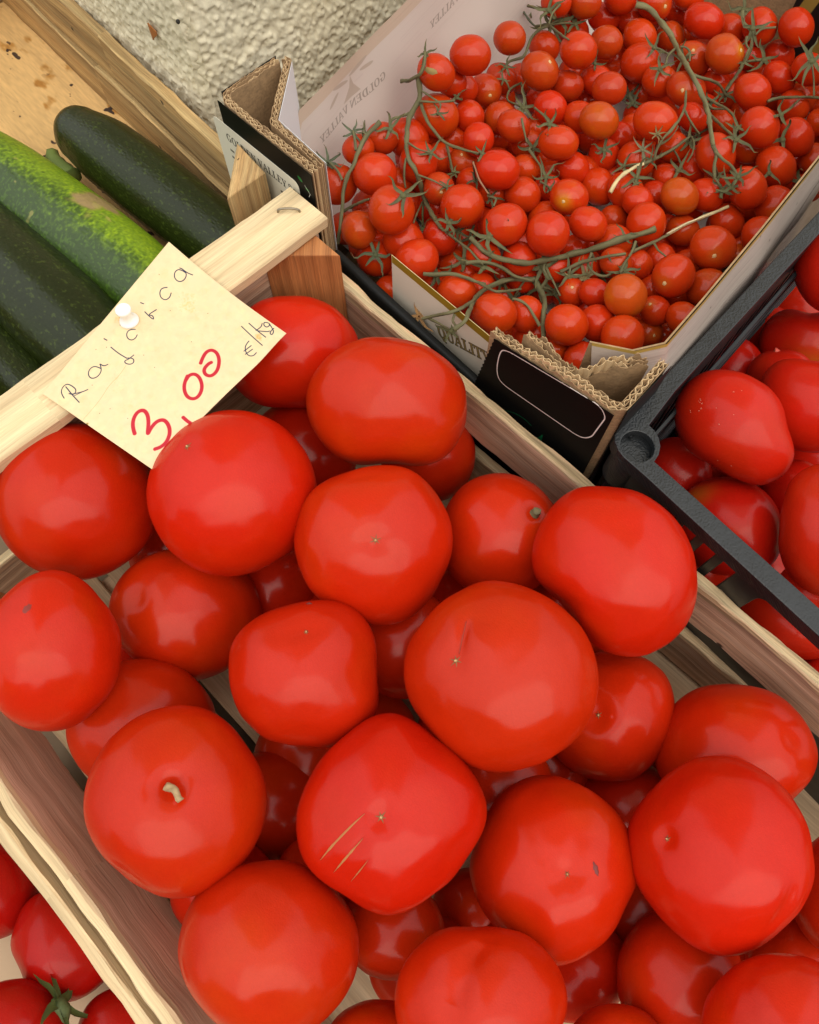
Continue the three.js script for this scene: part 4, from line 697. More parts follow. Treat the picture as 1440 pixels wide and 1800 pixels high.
// ---------------------------------------------------------------- cherry tomatoes: [u, v, r, look]; o orange, y yellow blossom end, d deep, h higher
const CH = [
  [592, 324, 37, 'o'], [659, 306, 39, 'h'], [688, 369, 43, 'h'], [631, 404, 33, 'O'], [672, 243, 29, 'o'], [717, 243, 37, ''], [736, 285, 36, ''], [630, 262, 26, 'd'],
  [768, 204, 40, ''], [825, 204, 26, ''], [775, 277, 25, 'd'], [796, 245, 23, 'd'], [813, 286, 25, 'od', 812, 272], [772, 332, 28, 'o', 776, 338], [813, 362, 39, 'h'], [710, 425, 38, 'd'],
  [733, 456, 38, 'h'], [661, 453, 34, 'd'], [565, 408, 20, 'd'], [775, 417, 33, 'd'], [767, 127, 34, 'b'], [795, 146, 22, 'd'], [827, 97, 37, 'h'],
  [896, 67, 30, 'o'], [853, 158, 29, 'oh', 862, 168], [882, 138, 26, 'o'], [813, 155, 26, 'd'], [949, 125, 35, 'oh', 966, 109], [957, 82, 26, 'd'], [968, 190, 31, ''], [982, 251, 34, 'h'],
  [878, 207, 28, 'o'], [903, 222, 30, 'oh'], [841, 245, 29, 'h'], [875, 299, 38, 'h'], [923, 296, 23, ''], [919, 342, 32, ''], [888, 395, 39, 'h'], [963, 410, 40, 'h'],
  [961, 386, 33, 'd'], [1001, 347, 34, 'y', 991, 354], [1007, 296, 30, ''], [963, 330, 19, 'd'], [1034, 394, 33, 'h'], [913, 455, 31, ''], [850, 451, 30, ''], [1011, 441, 26, 'd'],
  [926, 254, 25, 'od'], [942, 226, 16, 'd'], [998, 151, 27, 'o'], [1017, 88, 34, 'h'], [1066, 74, 30, 'o'], [1027, 4, 31, 'o'], [1090, -5, 31, ''], [1150, 4, 33, 'h', 1170, 11],
  [1125, 65, 32, 'h'], [1126, 111, 36, ''], [1160, 142, 31, ''], [1071, 156, 31, 'oh'], [1050, 142, 29, 'd'], [1053, 212, 35, 'Oh'], [1020, 206, 30, ''], [1152, 213, 38, 'h'],
  [1116, 226, 26, 'd'], [1177, 64, 23, 'od'], [1062, 31, 27, 'd'], [1108, 36, 23, 'd'], [995, 40, 23, 'd'], [978, 4, 25, 'd'], [1238, 36, 35, ''], [1210, -8, 28, 'h'],
  [1285, 52, 28, ''], [1274, 95, 36, 'Oh', 1303, 88], [1336, 46, 33, ''], [1400, 48, 34, 'h'], [1370, 97, 26, 'd'], [1370, 136, 29, ''], [1424, 122, 32, ''], [1323, 161, 34, 'h'],
  [1218, 103, 33, 'o', 1219, 89], [1206, 157, 34, 'o', 1200, 159], [1218, 206, 25, 'h'], [1258, 148, 21, 'd'], [1335, 224, 37, 'h'], [1270, 214, 21, 'd'], [1400, 241, 34, 'h'], [1395, 187, 29, 'd'],
  [1315, 98, 23, 'd'], [1442, 216, 21, 'd'], [1258, 272, 38, 'h'], [1313, 262, 26, ''], [1364, 293, 37, ''], [1432, 282, 31, 'd'], [1314, 330, 37, 'h'], [1241, 343, 32, ''],
  [1195, 345, 34, 'Oh'], [1278, 389, 32, 'd'], [1254, 436, 41, 'h', 1256, 450], [1363, 362, 37, '', 1361, 376], [1337, 415, 35, ''], [1298, 453, 19, 'Od'], [1200, 405, 28, 'o'], [1184, 485, 39, 'h', 1168, 498],
  [1244, 507, 37, 'o'], [1152, 546, 25, '', 1143, 534], [1100, 520, 39, 'Oh'], [1095, 592, 39, 'h'], [996, 571, 38, 'h'], [1050, 568, 33, ''], [1021, 634, 33, ''], [1006, 513, 21, 'd', 1006, 505],
  [1046, 515, 25, 'd'], [1138, 585, 25, 'od', 1150, 590], [1202, 560, 31, ''], [1168, 590, 17, 'd'], [1078, 425, 33, ''], [1136, 393, 37, ''], [1078, 386, 21, 'd'], [1120, 465, 26, ''],
  [1083, 462, 27, 'o'], [1160, 456, 29, 'd'], [1145, 508, 23, 'd'], [1121, 354, 26, 'h'], [1118, 281, 34, ''], [1052, 328, 33, ''], [1100, 336, 34, ''], [1062, 273, 29, 'd'],
  [1182, 258, 29, ''], [1172, 312, 20, 'd'], [1150, 343, 21, 'd'], [803, 514, 35, ''], [870, 551, 38, ''], [925, 552, 32, ''], [932, 597, 25, 'd'], [822, 480, 27, 'd'],
  [684, 508, 18, 'd'], [918, 488, 25, 'd'], [1215, 300, 19, 'd'], [1190, 20, 20, 'd'], [1420, 330, 24, 'd'], [975, 470, 25, 'd'], [1030, 470, 24, 'd'], [700, 470, 26, 'd'],
  [760, 500, 28, 'd'], [845, 505, 24, 'd'], [1280, 170, 22, 'd'], [1240, 190, 20, 'd'], [1210, 465, 22, 'd'], [1310, 200, 22, 'd'], [1345, 130, 20, 'd'], [1090, 240, 24, 'd'], [1030, 300, 22, 'd'], [870, 340, 24, 'd'], [700, 320, 25, 'd'], [745, 240, 26, 'd'], [830, 320, 24, 'd'], [1060, 610, 24, 'd'], [975, 615, 25, 'd'],
];
const chY = (u, v) => { const [a, b] = toAB(onY(u, v, 0)); return -0.006 + 0.004 * noise3(a * 14, b * 14, 3) - 0.012 * smooth(-0.27, -0.33, a) - 0.004 * smooth(0.26, 0.2, b); };
const cherries = CH.map(([u, v, r0, k, nu, nv]) => {
  const r = r0 < 30 ? 30 - (30 - r0) * 0.45 : r0;
  const o = { c: [u, v], k, n: nu ? [nu, nv] : null, ang: hash(u, v, 1) * 3.14, el: 0.10 * hash(u, v, 2) };
  o.r = [...Array(8)].map((_, i) => r * (1 + o.el * Math.cos(2 * (i / 8 * 2 * Math.PI - o.ang)) * 0.7));
  o.y = chY(u, v) - (36 - r) * 0.0007 - (k.includes('d') ? 0.008 : 0) + (k.includes('h') ? 0.006 : 0);
  o.t = depthY(u, v, o.y); return o;
});
// hidden lower layer that closes the gaps
for (let v = 20; v < 640; v += 38) for (let u = 560; u < 1460; u += 40) {
  const uu = u + (hash(u, v, 7) - 0.5) * 24 + (v % 2 ? 20 : 0), vv = v + (hash(u, v, 8) - 0.5) * 22, [a, b] = toAB(onY(uu, vv, -0.03));
  if (a < -0.305 || a > -0.085 || b < 0.222 || b > 0.565 || hash(u, v, 9) < 0.22) continue;
  const o = { c: [uu, vv], k: 'df', n: null, r: all(27 + 5 * hash(u, v, 3)), y: -0.031 }; o.t = depthY(uu, vv, -0.031); cherries.push(o);
}
for (const o of cherries) { const d = ray(...o.c), da = (d.x + d.z) * S, db = (d.x - d.z) * S, rp = o.r[0] / FPX; o.tmax = 0.313 / (-da + rp); if (da > -0.6 && da < 0) o.tmin = Math.min(o.tmax, 0.2015 / (db - rp)); if (o.t > o.tmax) o.t = o.tmax; }
settle(cherries, -0.049, 0.97, 260);
const cherryLabels = {
  red: 'plain red cherry tomato', orange: 'orange-tinged cherry tomato',
  amber: 'amber orange cherry tomato', deep: 'cherry tomato half hidden under others', under: 'bottom-layer cherry tomato showing only in a gap',
  tip: 'cherry tomato turning up its pale blossom tip', blotch: 'cherry tomato with a brown cracked blotch, by the white liner', yellow: 'cherry tomato with a bright yellow ring round its tip',
};
const marks = [['by the printed white liner', [[640, 200], [760, 70], [850, 20]]], ['beside the brown post and black corner flap', [[575, 400], [590, 320]]], ['under the forked vine', [[717, 240], [735, 300], [770, 230]]], ['behind the gold-banded panel', [[700, 470], [790, 520], [850, 570]]], ['under the tangled vine', [[850, 450], [930, 480], [1050, 450], [960, 550]]], ['at the torn cardboard corner', [[1020, 620], [1100, 600], [1160, 590]]], ['along the glossy printed side', [[1200, 560], [1300, 450], [1400, 330]]], ['by the straw-coloured stem end', [[1200, 400], [1260, 375]]], ['beside the vine with a cut woody end', [[1150, 30], [1200, 110], [1250, 230], [1260, 300]]], ['near the pale stripped vine end', [[1090, 310], [1130, 280]]], ['near the star calyx and gold stripes', [[1310, 30], [1400, 50], [1330, 100]]], ['near the dark calyces at the liner top', [[960, 40], [900, 100]]], ['among the small calyces mid-heap', [[930, 200], [930, 280], [1060, 260], [1105, 170]]], ['by the vine at the far right wall', [[1400, 170], [1375, 230]]]];
const whereIs = (u, v) => { let b = 1e9, w = ''; for (const [n, ps] of marks) for (const [x, y] of ps) { const d = Math.hypot(u - x, v - y); if (d < b) { b = d; w = n; } } return w; };
cherries.forEach((o, i) => {
  const k = o.k, kind = k.includes('b') ? 'blotch' : k.includes('y') ? 'yellow' : o.n ? 'tip' : k.includes('O') ? 'amber' : k.includes('o') ? 'orange' : k.includes('f') ? 'under' : k.includes('d') ? 'deep' : 'red';
  const g = thing('cherry_tomato', kind === 'blotch' || kind === 'yellow' ? cherryLabels[kind] : `${cherryLabels[kind]} ${whereIs(...o.c)}`, 'cherry tomato', 'cherry tomatoes in the carton');
  const h = hash(i, 5, 5), base = k.includes('O') ? [0.52, 0.052 + 0.02 * h, 0.006] : k.includes('o') ? [0.50, 0.033 + 0.014 * h, 0.005] : [0.54 + 0.06 * h, 0.024 + 0.018 * hash(i, 6, 6), 0.0035];
  const f = fruitGeo({ ...o, q: 0.97 + 0.06 * h, e: 1, nu: k.includes('f') ? 24 : 40, nv: k.includes('f') ? 16 : 28, wob: 0.012, seed: 200 + i * 1.71, col: base, dim: o.n ? 0.015 : 0, col2: k.includes('y') || k.includes('O') && o.n ? [0.62, 0.22, 0.012] : o.n ? [0.55, 0.10, 0.012] : null, colW: k.includes('y') ? 0.42 : 0.3 });
  g.position.copy(f.C); part('skin', f.g, M.cherry, g);
  if (o.n) part('blossom_tip', skinPatch(f, f.dirAt(...o.n), starOutline(0.11, 0.09, 7, i), 0.0002, 0.0002), M.scarPale, g);
  if (k.includes('b')) { const d = f.dirAt(757, 125); part('blotch', skinPatch(f, d, [...Array(16)].map((_, q) => { const a = q / 16 * 6.283, r = 0.3 * (0.8 + 0.35 * hash(q, 2, 2)); return [Math.cos(a) * r * 0.6, Math.sin(a) * r * 1.25]; }), 0.0003, 0.0003), std({ roughness: 0.9, color: lin(0.28, 0.2, 0.07) }), g); }
});
// ---------------------------------------------------------------- green vine stems lying on the cherry tomatoes
const hitT = (u, v) => { const d = ray(u, v); let best = 9; for (const o of cherries) { const c = o.d.clone().multiplyScalar(o.t), R = o.rp * o.t / FPX, dd = d.dot(d), b = d.dot(c), q = b * b - dd * (c.lengthSq() - R * R * 1.02); if (q > 0) best = Math.min(best, (b - Math.sqrt(q)) / dd); } const tb = 0.1985 / ((d.x - d.z) * S), yb = CAM_Y + d.y * tb, ab = (d.x + d.z) * S * tb; if (yb < 0.0235 && ab > -0.216 && ab < -0.117) best = Math.min(best, tb); return best < 9 ? best : depthY(u, v, -0.012); };
function trace(list, lift = 0.002) { // pixels -> resting points, smoothed so that a stem bridges gaps
  const fine = seg2(list, 9), ts = fine.map(([u, v]) => hitT(u, v));
  let s = ts.map((_, i) => { let m = 9; for (let k = Math.max(0, i - 2); k <= Math.min(ts.length - 1, i + 2); k++) m = Math.min(m, ts[k]); return m; });
  for (let it = 0; it < 4; it++) s = s.map((x, i) => Math.min(ts[i], (s[Math.max(0, i - 1)] + x * 2 + s[Math.min(s.length - 1, i + 1)]) / 4));
  for (let it = 0; it < 3; it++) s = s.map((x, i) => (s[Math.max(0, i - 1)] + x * 2 + s[Math.min(s.length - 1, i + 1)]) / 4);
  const out = []; fine.forEach(([u, v], i) => { if (i % 2 === 0 || i === fine.length - 1) out.push(at(u, v, s[i] - lift)); });
  if (out.length < 3) out.splice(1, 0, out[0].clone().lerp(out[out.length - 1], 0.5)); return out;
}
const GREEN = [0.12, 0.112, 0.05], GREEN2 = [0.085, 0.085, 0.034], STRAW = [0.62, 0.52, 0.28], DRY = [0.26, 0.14, 0.05];
let vseed = 3;
function vine(label, stems, calyces) {
  const g = thing('tomato_vine', label, 'tomato vine', 'picked vines on the cherry tomatoes');
  const walk = [];
  stems.forEach(([w, list, col, lift], i) => part(i ? 'branch' : 'stem', tube(((p) => { walk.push(...p); return p; })(trace(list, lift ?? 0.0022)), w * 0.000155, w * 0.00012, col || GREEN, { sides: 8, knob: 0.38, seed: vseed++ }), M.stemGreen, g));
  for (const [u, v, L, n, col, curl] of calyces) { const t = hitT(u, v) - 0.0016, p = at(u, v, t), up = CAM.clone().sub(p).normalize().lerp(V3(0, 1, 0), 0.4).normalize(); up.x += 0.5 * (hash(u, v, 4) - 0.5); up.z += 0.5 * (hash(u, v, 5) - 0.5); up.normalize();
    let q = null, bd = 0.022; for (const z of walk) { const dd = z.distanceTo(p); if (dd < bd) { bd = dd; q = z; } }
    if (q && bd > 0.003) part('pedicel', tube([p.clone(), p.clone().lerp(q, 0.35).addScaledVector(up, 0.0022), p.clone().lerp(q, 0.7).addScaledVector(up, 0.0016), q.clone()], 0.0006, 0.00075, col || GREEN, { sides: 6, knob: 0.35, seed: vseed++ }), M.stemGreen, g);
    part('calyx', calyxGeo(p, up, L * 0.00028, n, { w: 0.085, curl: curl ?? 0.9, col: col || GREEN2, seed: vseed++ * 1.31 }), M.stemGreen, g); }
  return g;
}
vine('forked green vine stem beside the blotched cherry tomato and the liner', [
  [11, [[734, 137], [738, 155], [737, 175], [723, 198], [717, 219], [715, 244], [715, 275], [734, 306], [744, 344], [759, 377], [775, 400]]],
  [8, [[706, 143], [722, 140], [734, 137], [744, 122], [748, 104], [747, 90]]], [5, [[737, 178], [768, 180], [800, 177]]], [7, [[740, 183], [752, 215], [770, 240], [785, 253], [812, 262], [842, 271]]], [6, [[785, 253], [791, 280], [796, 302]]],
  [6, [[722, 199], [705, 204], [688, 212], [686, 226]]], [4, [[717, 250], [735, 262], [756, 268]]], [5, [[714, 278], [710, 305], [713, 330]]], [4, [[736, 308], [760, 316], [785, 330]]], [4, [[745, 352], [733, 375], [727, 392]]], [4, [[742, 160], [760, 172], [775, 184], [768, 200]]],
], [[748, 95, 32, 5, null, 0.3], [686, 228, 44, 5], [803, 172, 34, 4], [770, 200, 30, 4], [757, 270, 40, 5], [848, 270, 34, 4], [799, 304, 26, 6, [0.14, 0.16, 0.06]], [709, 344, 50, 5], [744, 402, 30, 6, [0.13, 0.16, 0.06]], [785, 328, 26, 5]]);
vine('thin green vine stem along the liner near the pale crate rail', [
  [9, [[668, 215], [645, 238], [632, 262], [622, 290], [608, 315], [603, 340], [602, 370], [598, 400], [594, 428]]],
  [6, [[604, 371], [625, 360], [648, 350]]], [6, [[602, 316], [592, 298], [580, 286]]], [6, [[626, 264], [624, 245], [621, 230]]], [3, [[642, 232], [643, 220], [641, 211]]],
], [[577, 288, 42, 6, [0.07, 0.085, 0.045]], [621, 234, 36, 5, [0.07, 0.085, 0.045]], [638, 234, 22, 4]]);
vine('thick tangled green vine lying across the front of the carton', [
  [13, [[1152, 404], [1120, 413], [1090, 421], [1030, 441], [970, 455], [930, 463], [880, 456], [850, 441], [828, 417]]],
  [10, [[940, 492], [899, 490], [878, 496], [853, 508], [834, 525], [824, 550], [815, 567], [798, 579]], null, 0.003], [7, [[834, 527], [813, 542], [797, 548], [770, 554], [742, 560]], null, 0.003],
  [11, [[938, 488], [951, 515], [959, 527], [955, 546], [955, 588], [957, 610]], null, 0.003], [8, [[744, 481], [767, 483], [788, 481], [809, 483], [826, 492], [853, 500]]], [8, [[819, 462], [848, 459], [880, 468], [905, 485], [935, 493]]],
  [6, [[949, 573], [938, 554], [922, 529], [901, 525]]], [8, [[962, 455], [955, 470], [962, 490], [948, 512]]], [7, [[985, 478], [1020, 462], [1060, 452], [1100, 446]]], [6, [[1040, 445], [1034, 465], [1048, 482], [1065, 485], [1078, 478]]], [6, [[1118, 425], [1110, 445], [1098, 462], [1090, 480]]],
  [6, [[820, 462], [815, 440], [832, 425]]], [5, [[800, 552], [796, 565], [803, 575]]], [6, [[840, 496], [870, 512], [895, 512], [915, 508]]], [6, [[775, 400], [800, 420], [826, 440], [846, 462]]], [5, [[960, 470], [975, 500], [985, 520]]],
], [[736, 556, 44, 6, DRY, 0.9], [793, 582, 40, 5], [768, 484, 52, 5], [815, 460, 56, 6], [828, 420, 46, 5], [860, 418, 58, 5], [790, 392, 44, 6], [806, 408, 40, 6], [902, 526, 52, 6], [955, 468, 60, 6], [950, 505, 56, 6], [975, 515, 54, 5], [1000, 485, 44, 6], [1028, 488, 48, 7, [0.2, 0.16, 0.07], 1.0], [1060, 486, 50, 6], [1095, 478, 46, 6], [1112, 430, 44, 6], [1098, 415, 30, 4], [880, 500, 40, 5], [850, 470, 50, 5]]);
vine('brown stem with a split straw-coloured end below the tangled vine', [
  [7, [[1112, 442], [1140, 430], [1176, 412]], [0.15, 0.13, 0.06]], [7, [[1172, 413], [1200, 397], [1240, 380], [1281, 363]], STRAW, 0.004], [4, [[1150, 428], [1158, 440], [1170, 450]]], [3, [[1172, 411], [1210, 391], [1262, 371]], [0.75, 0.66, 0.42], 0.006],
], []);
vine('long green vine stem running down from a cut woody end', [
  [12, [[1118, 8], [1143, 14], [1158, 34], [1180, 63], [1198, 101], [1216, 130], [1232, 162], [1243, 190], [1249, 226], [1254, 256]], [0.16, 0.15, 0.07]],
  [8, [[1254, 256], [1260, 270], [1254, 300], [1256, 312]]], [7, [[1258, 266], [1270, 280], [1284, 290], [1297, 308]]], [7, [[1218, 132], [1240, 139], [1261, 145], [1270, 156], [1276, 168]]], [6, [[1243, 173], [1276, 191], [1290, 205], [1298, 224]]], [6, [[1250, 204], [1270, 222], [1292, 243]]],
  [5, [[1212, 108], [1214, 84], [1196, 82]]], [6, [[1190, 84], [1176, 96], [1168, 118]]], [5, [[1240, 178], [1252, 190], [1276, 192]]],
], [[1200, 106, 44, 5, null, 0.3], [1160, 122, 44, 5], [1276, 168, 40, 6], [1297, 226, 36, 5], [1294, 246, 46, 5], [1298, 312, 40, 6], [1262, 310, 44, 6], [1270, 335, 48, 5], [1250, 180, 40, 5], [1150, 84, 40, 4], [1285, 330, 44, 5]]);
vine('green vine stem with a star calyx against the far white liner', [
  [8, [[1305, 20], [1308, 40], [1324, 58], [1321, 81], [1310, 108], [1292, 137], [1276, 160]]], [5, [[1328, 61], [1339, 51], [1364, 48]]], [5, [[1313, 64], [1312, 78], [1317, 86]]], [6, [[1312, 108], [1330, 106], [1348, 104]]],
], [[1306, 18, 58, 5, null, 0.2], [1323, 50, 52, 5, null, 0.2], [1343, 106, 54, 5], [1305, 112, 36, 4]]);
vine('green vine stem with a pale stripped end across the middle', [
  [8, [[1131, 288], [1151, 279], [1182, 263], [1213, 240]], null, 0.004], [9, [[1072, 338], [1086, 314], [1113, 295], [1131, 288]], STRAW, 0.004], [6, [[1150, 281], [1158, 252], [1184, 225], [1204, 193], [1206, 160]]], [5, [[1204, 194], [1214, 215], [1230, 236]]], [5, [[1155, 256], [1176, 246], [1192, 222]]], [5, [[1184, 263], [1194, 280], [1200, 300]]], [4, [[1122, 292], [1120, 310], [1118, 322]]], [5, [[1216, 240], [1222, 262], [1208, 285]]],
], [[1130, 264, 34, 6, [0.14, 0.13, 0.07]], [1155, 236, 22, 6, [0.16, 0.12, 0.045]], [1097, 292, 36, 5], [1120, 312, 46, 5], [1116, 324, 26, 5], [1192, 300, 44, 4], [1212, 250, 46, 5], [1228, 236, 40, 5], [1144, 282, 30, 5]]);
vine('green vine stem at the right wall of the carton', [[7, [[1350, 178], [1370, 172], [1397, 171], [1429, 170], [1446, 174]]], [4, [[1431, 168], [1431, 140], [1428, 112]]], [5, [[1405, 175], [1392, 188], [1376, 200]]]], [[1426, 108, 58, 6, null, 0.2], [1373, 202, 40, 4], [1375, 246, 50, 3], [1405, 320, 54, 5], [1352, 305, 40, 3]]);
vine('green vine stem with dark calyces near the top of the white liner', [
  [7, [[965, 44], [945, 54], [933, 68], [925, 92], [915, 106], [898, 103], [889, 117]]], [6, [[985, 8], [972, 22], [965, 42]]], [5, [[965, 44], [985, 60], [1000, 70]]], [5, [[915, 8], [925, 30], [940, 46]], [0.08, 0.085, 0.05]], [6, [[928, 10], [950, 16], [966, 20]]],
], [[968, 46, 60, 6], [985, 36, 56, 5], [1012, 42, 44, 5], [890, 118, 30, 5], [930, 14, 40, 4], [965, 18, 50, 5]]);
vine('small green stems and calyces in the middle of the heap', [
  [5, [[916, 146], [922, 168], [926, 186]]], [5, [[915, 146], [896, 158], [893, 176], [916, 188]]], [5, [[940, 190], [955, 202], [966, 220]]], [5, [[917, 208], [922, 232], [926, 250]]], [6, [[930, 262], [945, 285], [955, 300], [950, 320]]], [4, [[832, 285], [842, 315], [858, 340]], [0.3, 0.16, 0.09]], [5, [[858, 345], [872, 350], [868, 362]]],
], [[920, 190, 50, 6], [966, 219, 40, 5], [935, 262, 54, 5], [960, 312, 44, 5], [836, 318, 34, 5], [862, 350, 36, 5], [1062, 264, 44, 6], [1106, 170, 52, 6, [0.07, 0.075, 0.035], 1.2], [1112, 182, 46, 6, [0.08, 0.085, 0.04], 1.2], [1046, 112, 34, 4], [967, 332, 30, 4], [660, 448, 50, 6, [0.07, 0.085, 0.04]], [884, 140, 26, 4]]);
// ---------------------------------------------------------------- courgettes
{
  const skinTex = (r, g, b, sp) => dataTex(512, 512, (x, y, i, j) => { const st = 0.10 * noise3(2, y * 22, 5) + 0.06 * fbm(x * 6, y * 20, 3), f = fbm(x * 150, y * 120, 9, 2), s = f > 0.26 ? sp * smooth(0.26, 0.42, f) : 0, k = 1 + st; return [r * k + s, g * k + s * 1.15, b * k + s * 0.5]; });
  const dark = phy({ specularIntensity: 0.6, map: skinTex(0.125, 0.16, 0.045, 0.09), roughness: 0.3, bumpMap: skinBump, bumpScale: 0.0002 });
  const limeTex = dataTex(1024, 512, (x, y, i, j) => { // x along, y around; dark speckled flank, lime back, tan scuff
    const n = fbm(x * 6, y * 7, 21, 3), f0 = fbm(x * 160, y * 90, 14, 2), lime = smooth(0.20, 0.36, y + 0.10 * n + 0.08 * f0) * (1 - smooth(0.62, 0.72, y + 0.08 * n)), f = fbm(x * 230, y * 120, 4, 2);
    const fl = smooth(0.12, 0.34, f); let c = [0.17 + 0.07 * fl, 0.26 + 0.09 * fl, 0.05 + 0.02 * fl]; const l = [0.50 + 0.16 * f, 0.62 + 0.14 * f, 0.08];
    c = c.map((v, k) => v + (l[k] - v) * lime * 0.9);
    const sc = 0.85 * smooth(0.4, 0.8, 1 - Math.hypot((x - 0.53) * 9, (y - 0.36) * 7) + 0.5 * fbm(x * 26, y * 26, 8, 3)); const tn = [0.62, 0.50, 0.38]; c = c.map((v, k) => v + (tn[k] - v) * sc);
    const s2 = smooth(0.42, 0.5, fbm(x * 20, y * 18, 77, 3)); c = c.map((v, k) => v + ([0.66, 0.6, 0.36][k] - v) * s2 * 0.6); return c; });
  const lime = std({ map: limeTex, roughness: 0.42, bumpMap: skinBump, bumpScale: 0.0003 });
  const courgette = (label, list, y, mat, seed, ends) => { // list of [u, v, r]
    const g = thing('courgette', label, 'courgette', 'courgettes in the wooden crate');
    const P = list.map(([u, v, r]) => { const t = depthY(u, v, y); return { p: at(u, v, t), r: r * t / FPX }; });
    const cv = chainPts(P.map((q) => q.p)), n = 70, m = 36, pos = [], uv = [], idx = []; const c0 = P[0].p.clone();
    const up0 = V3(0, 1, 0); let arc = 0;
    for (let i = 0; i <= n; i++) { const s = i / n, p = cv.getPoint(s), tg = cv.getTangent(s), x = tg.clone().cross(up0).normalize(), yv = x.clone().cross(tg).normalize(); const fi = s * (P.length - 1), k = Math.min(P.length - 2, Math.floor(fi)); let r = P[k].r + (P[k + 1].r - P[k].r) * (fi - k);
      for (let j = 0; j <= m; j++) { const a = j / m * 2 * Math.PI, rr = r * (1 + 0.012 * Math.cos(6 * a + seed) + 0.02 * noise3(s * 4 + seed, Math.cos(a), Math.sin(a))); const q = p.clone().addScaledVector(x, Math.cos(a) * rr).addScaledVector(yv, Math.sin(a) * rr).sub(c0); pos.push(q.x, q.y, q.z); uv.push(arc / 0.3, j / m); } if (i < n) arc += p.distanceTo(cv.getPoint((i + 1) / n)); }
    for (let i = 0; i < n; i++) for (let j = 0; j < m; j++) { const a = i * (m + 1) + j; idx.push(a, a + 1, a + m + 1, a + 1, a + m + 2, a + m + 1); }
    g.position.copy(c0); part('skin', geom(pos, uv, idx), mat, g); return g;
  };
  const round = (u0, v0, u1, v1, r0, r1, n = 9, both) => { const o = []; for (let i = 0; i <= n; i++) { const s = i / n; o.push([u0 + (u1 - u0) * s, v0 + (v1 - v0) * s, r0 + (r1 - r0) * s]); } return o; };
  const cap = (list) => { // rounded start
    const [u0, v0, r0] = list[0], [u1, v1] = list[1], l = Math.hypot(u1 - u0, v1 - v0), dx = (u0 - u1) / l, dy = (v0 - v1) / l, pre = []; for (let k = 6; k >= 1; k--) { const a = k / 6 * Math.PI / 2; pre.push([u0 + dx * r0 * Math.sin(a), v0 + dy * r0 * Math.sin(a), Math.max(0.8, r0 * Math.cos(a))]); } return [...pre, ...list]; };
  const both = (l) => cap(cap([...l].reverse()).reverse());
  courgette('dark green courgette lying along the wall side of its crate', both([[152, 242, 48], [190, 268, 58], [260, 322, 62], [340, 384, 62], [420, 446, 60], [480, 494, 54]]), -0.052, dark, 1);
  courgette('lime green speckled courgette with a tan scuffed patch', both([[-40, 285, 66], [20, 325, 73], [90, 378, 77], [160, 432, 80], [230, 486, 78], [300, 545, 70]]), -0.052, lime, 2);
  courgette('big dark green courgette between the lime green one and the price card', both([[-60, 395, 72], [0, 452, 80], [60, 512, 86], [120, 570, 88], [180, 628, 80]]), -0.048, dark, 3);
  courgette('dark green courgette at the pale rail, furthest from the wall', both([[-70, 560, 50], [-20, 610, 56], [30, 662, 58], [80, 715, 52]]), -0.056, dark, 4);
  const s = thing('courgette_stalk', 'pale green cut courgette stem poking out under the dark one', 'courgette stem');
  part('stalk', tube([onY(92, 270, -0.072), onY(98, 284, -0.07), onY(112, 300, -0.07), onY(130, 312, -0.07)], 0.005, 0.008, [0.14, 0.2, 0.04], { sides: 7, knob: 0.15 }), M.stemGreen, s);
}
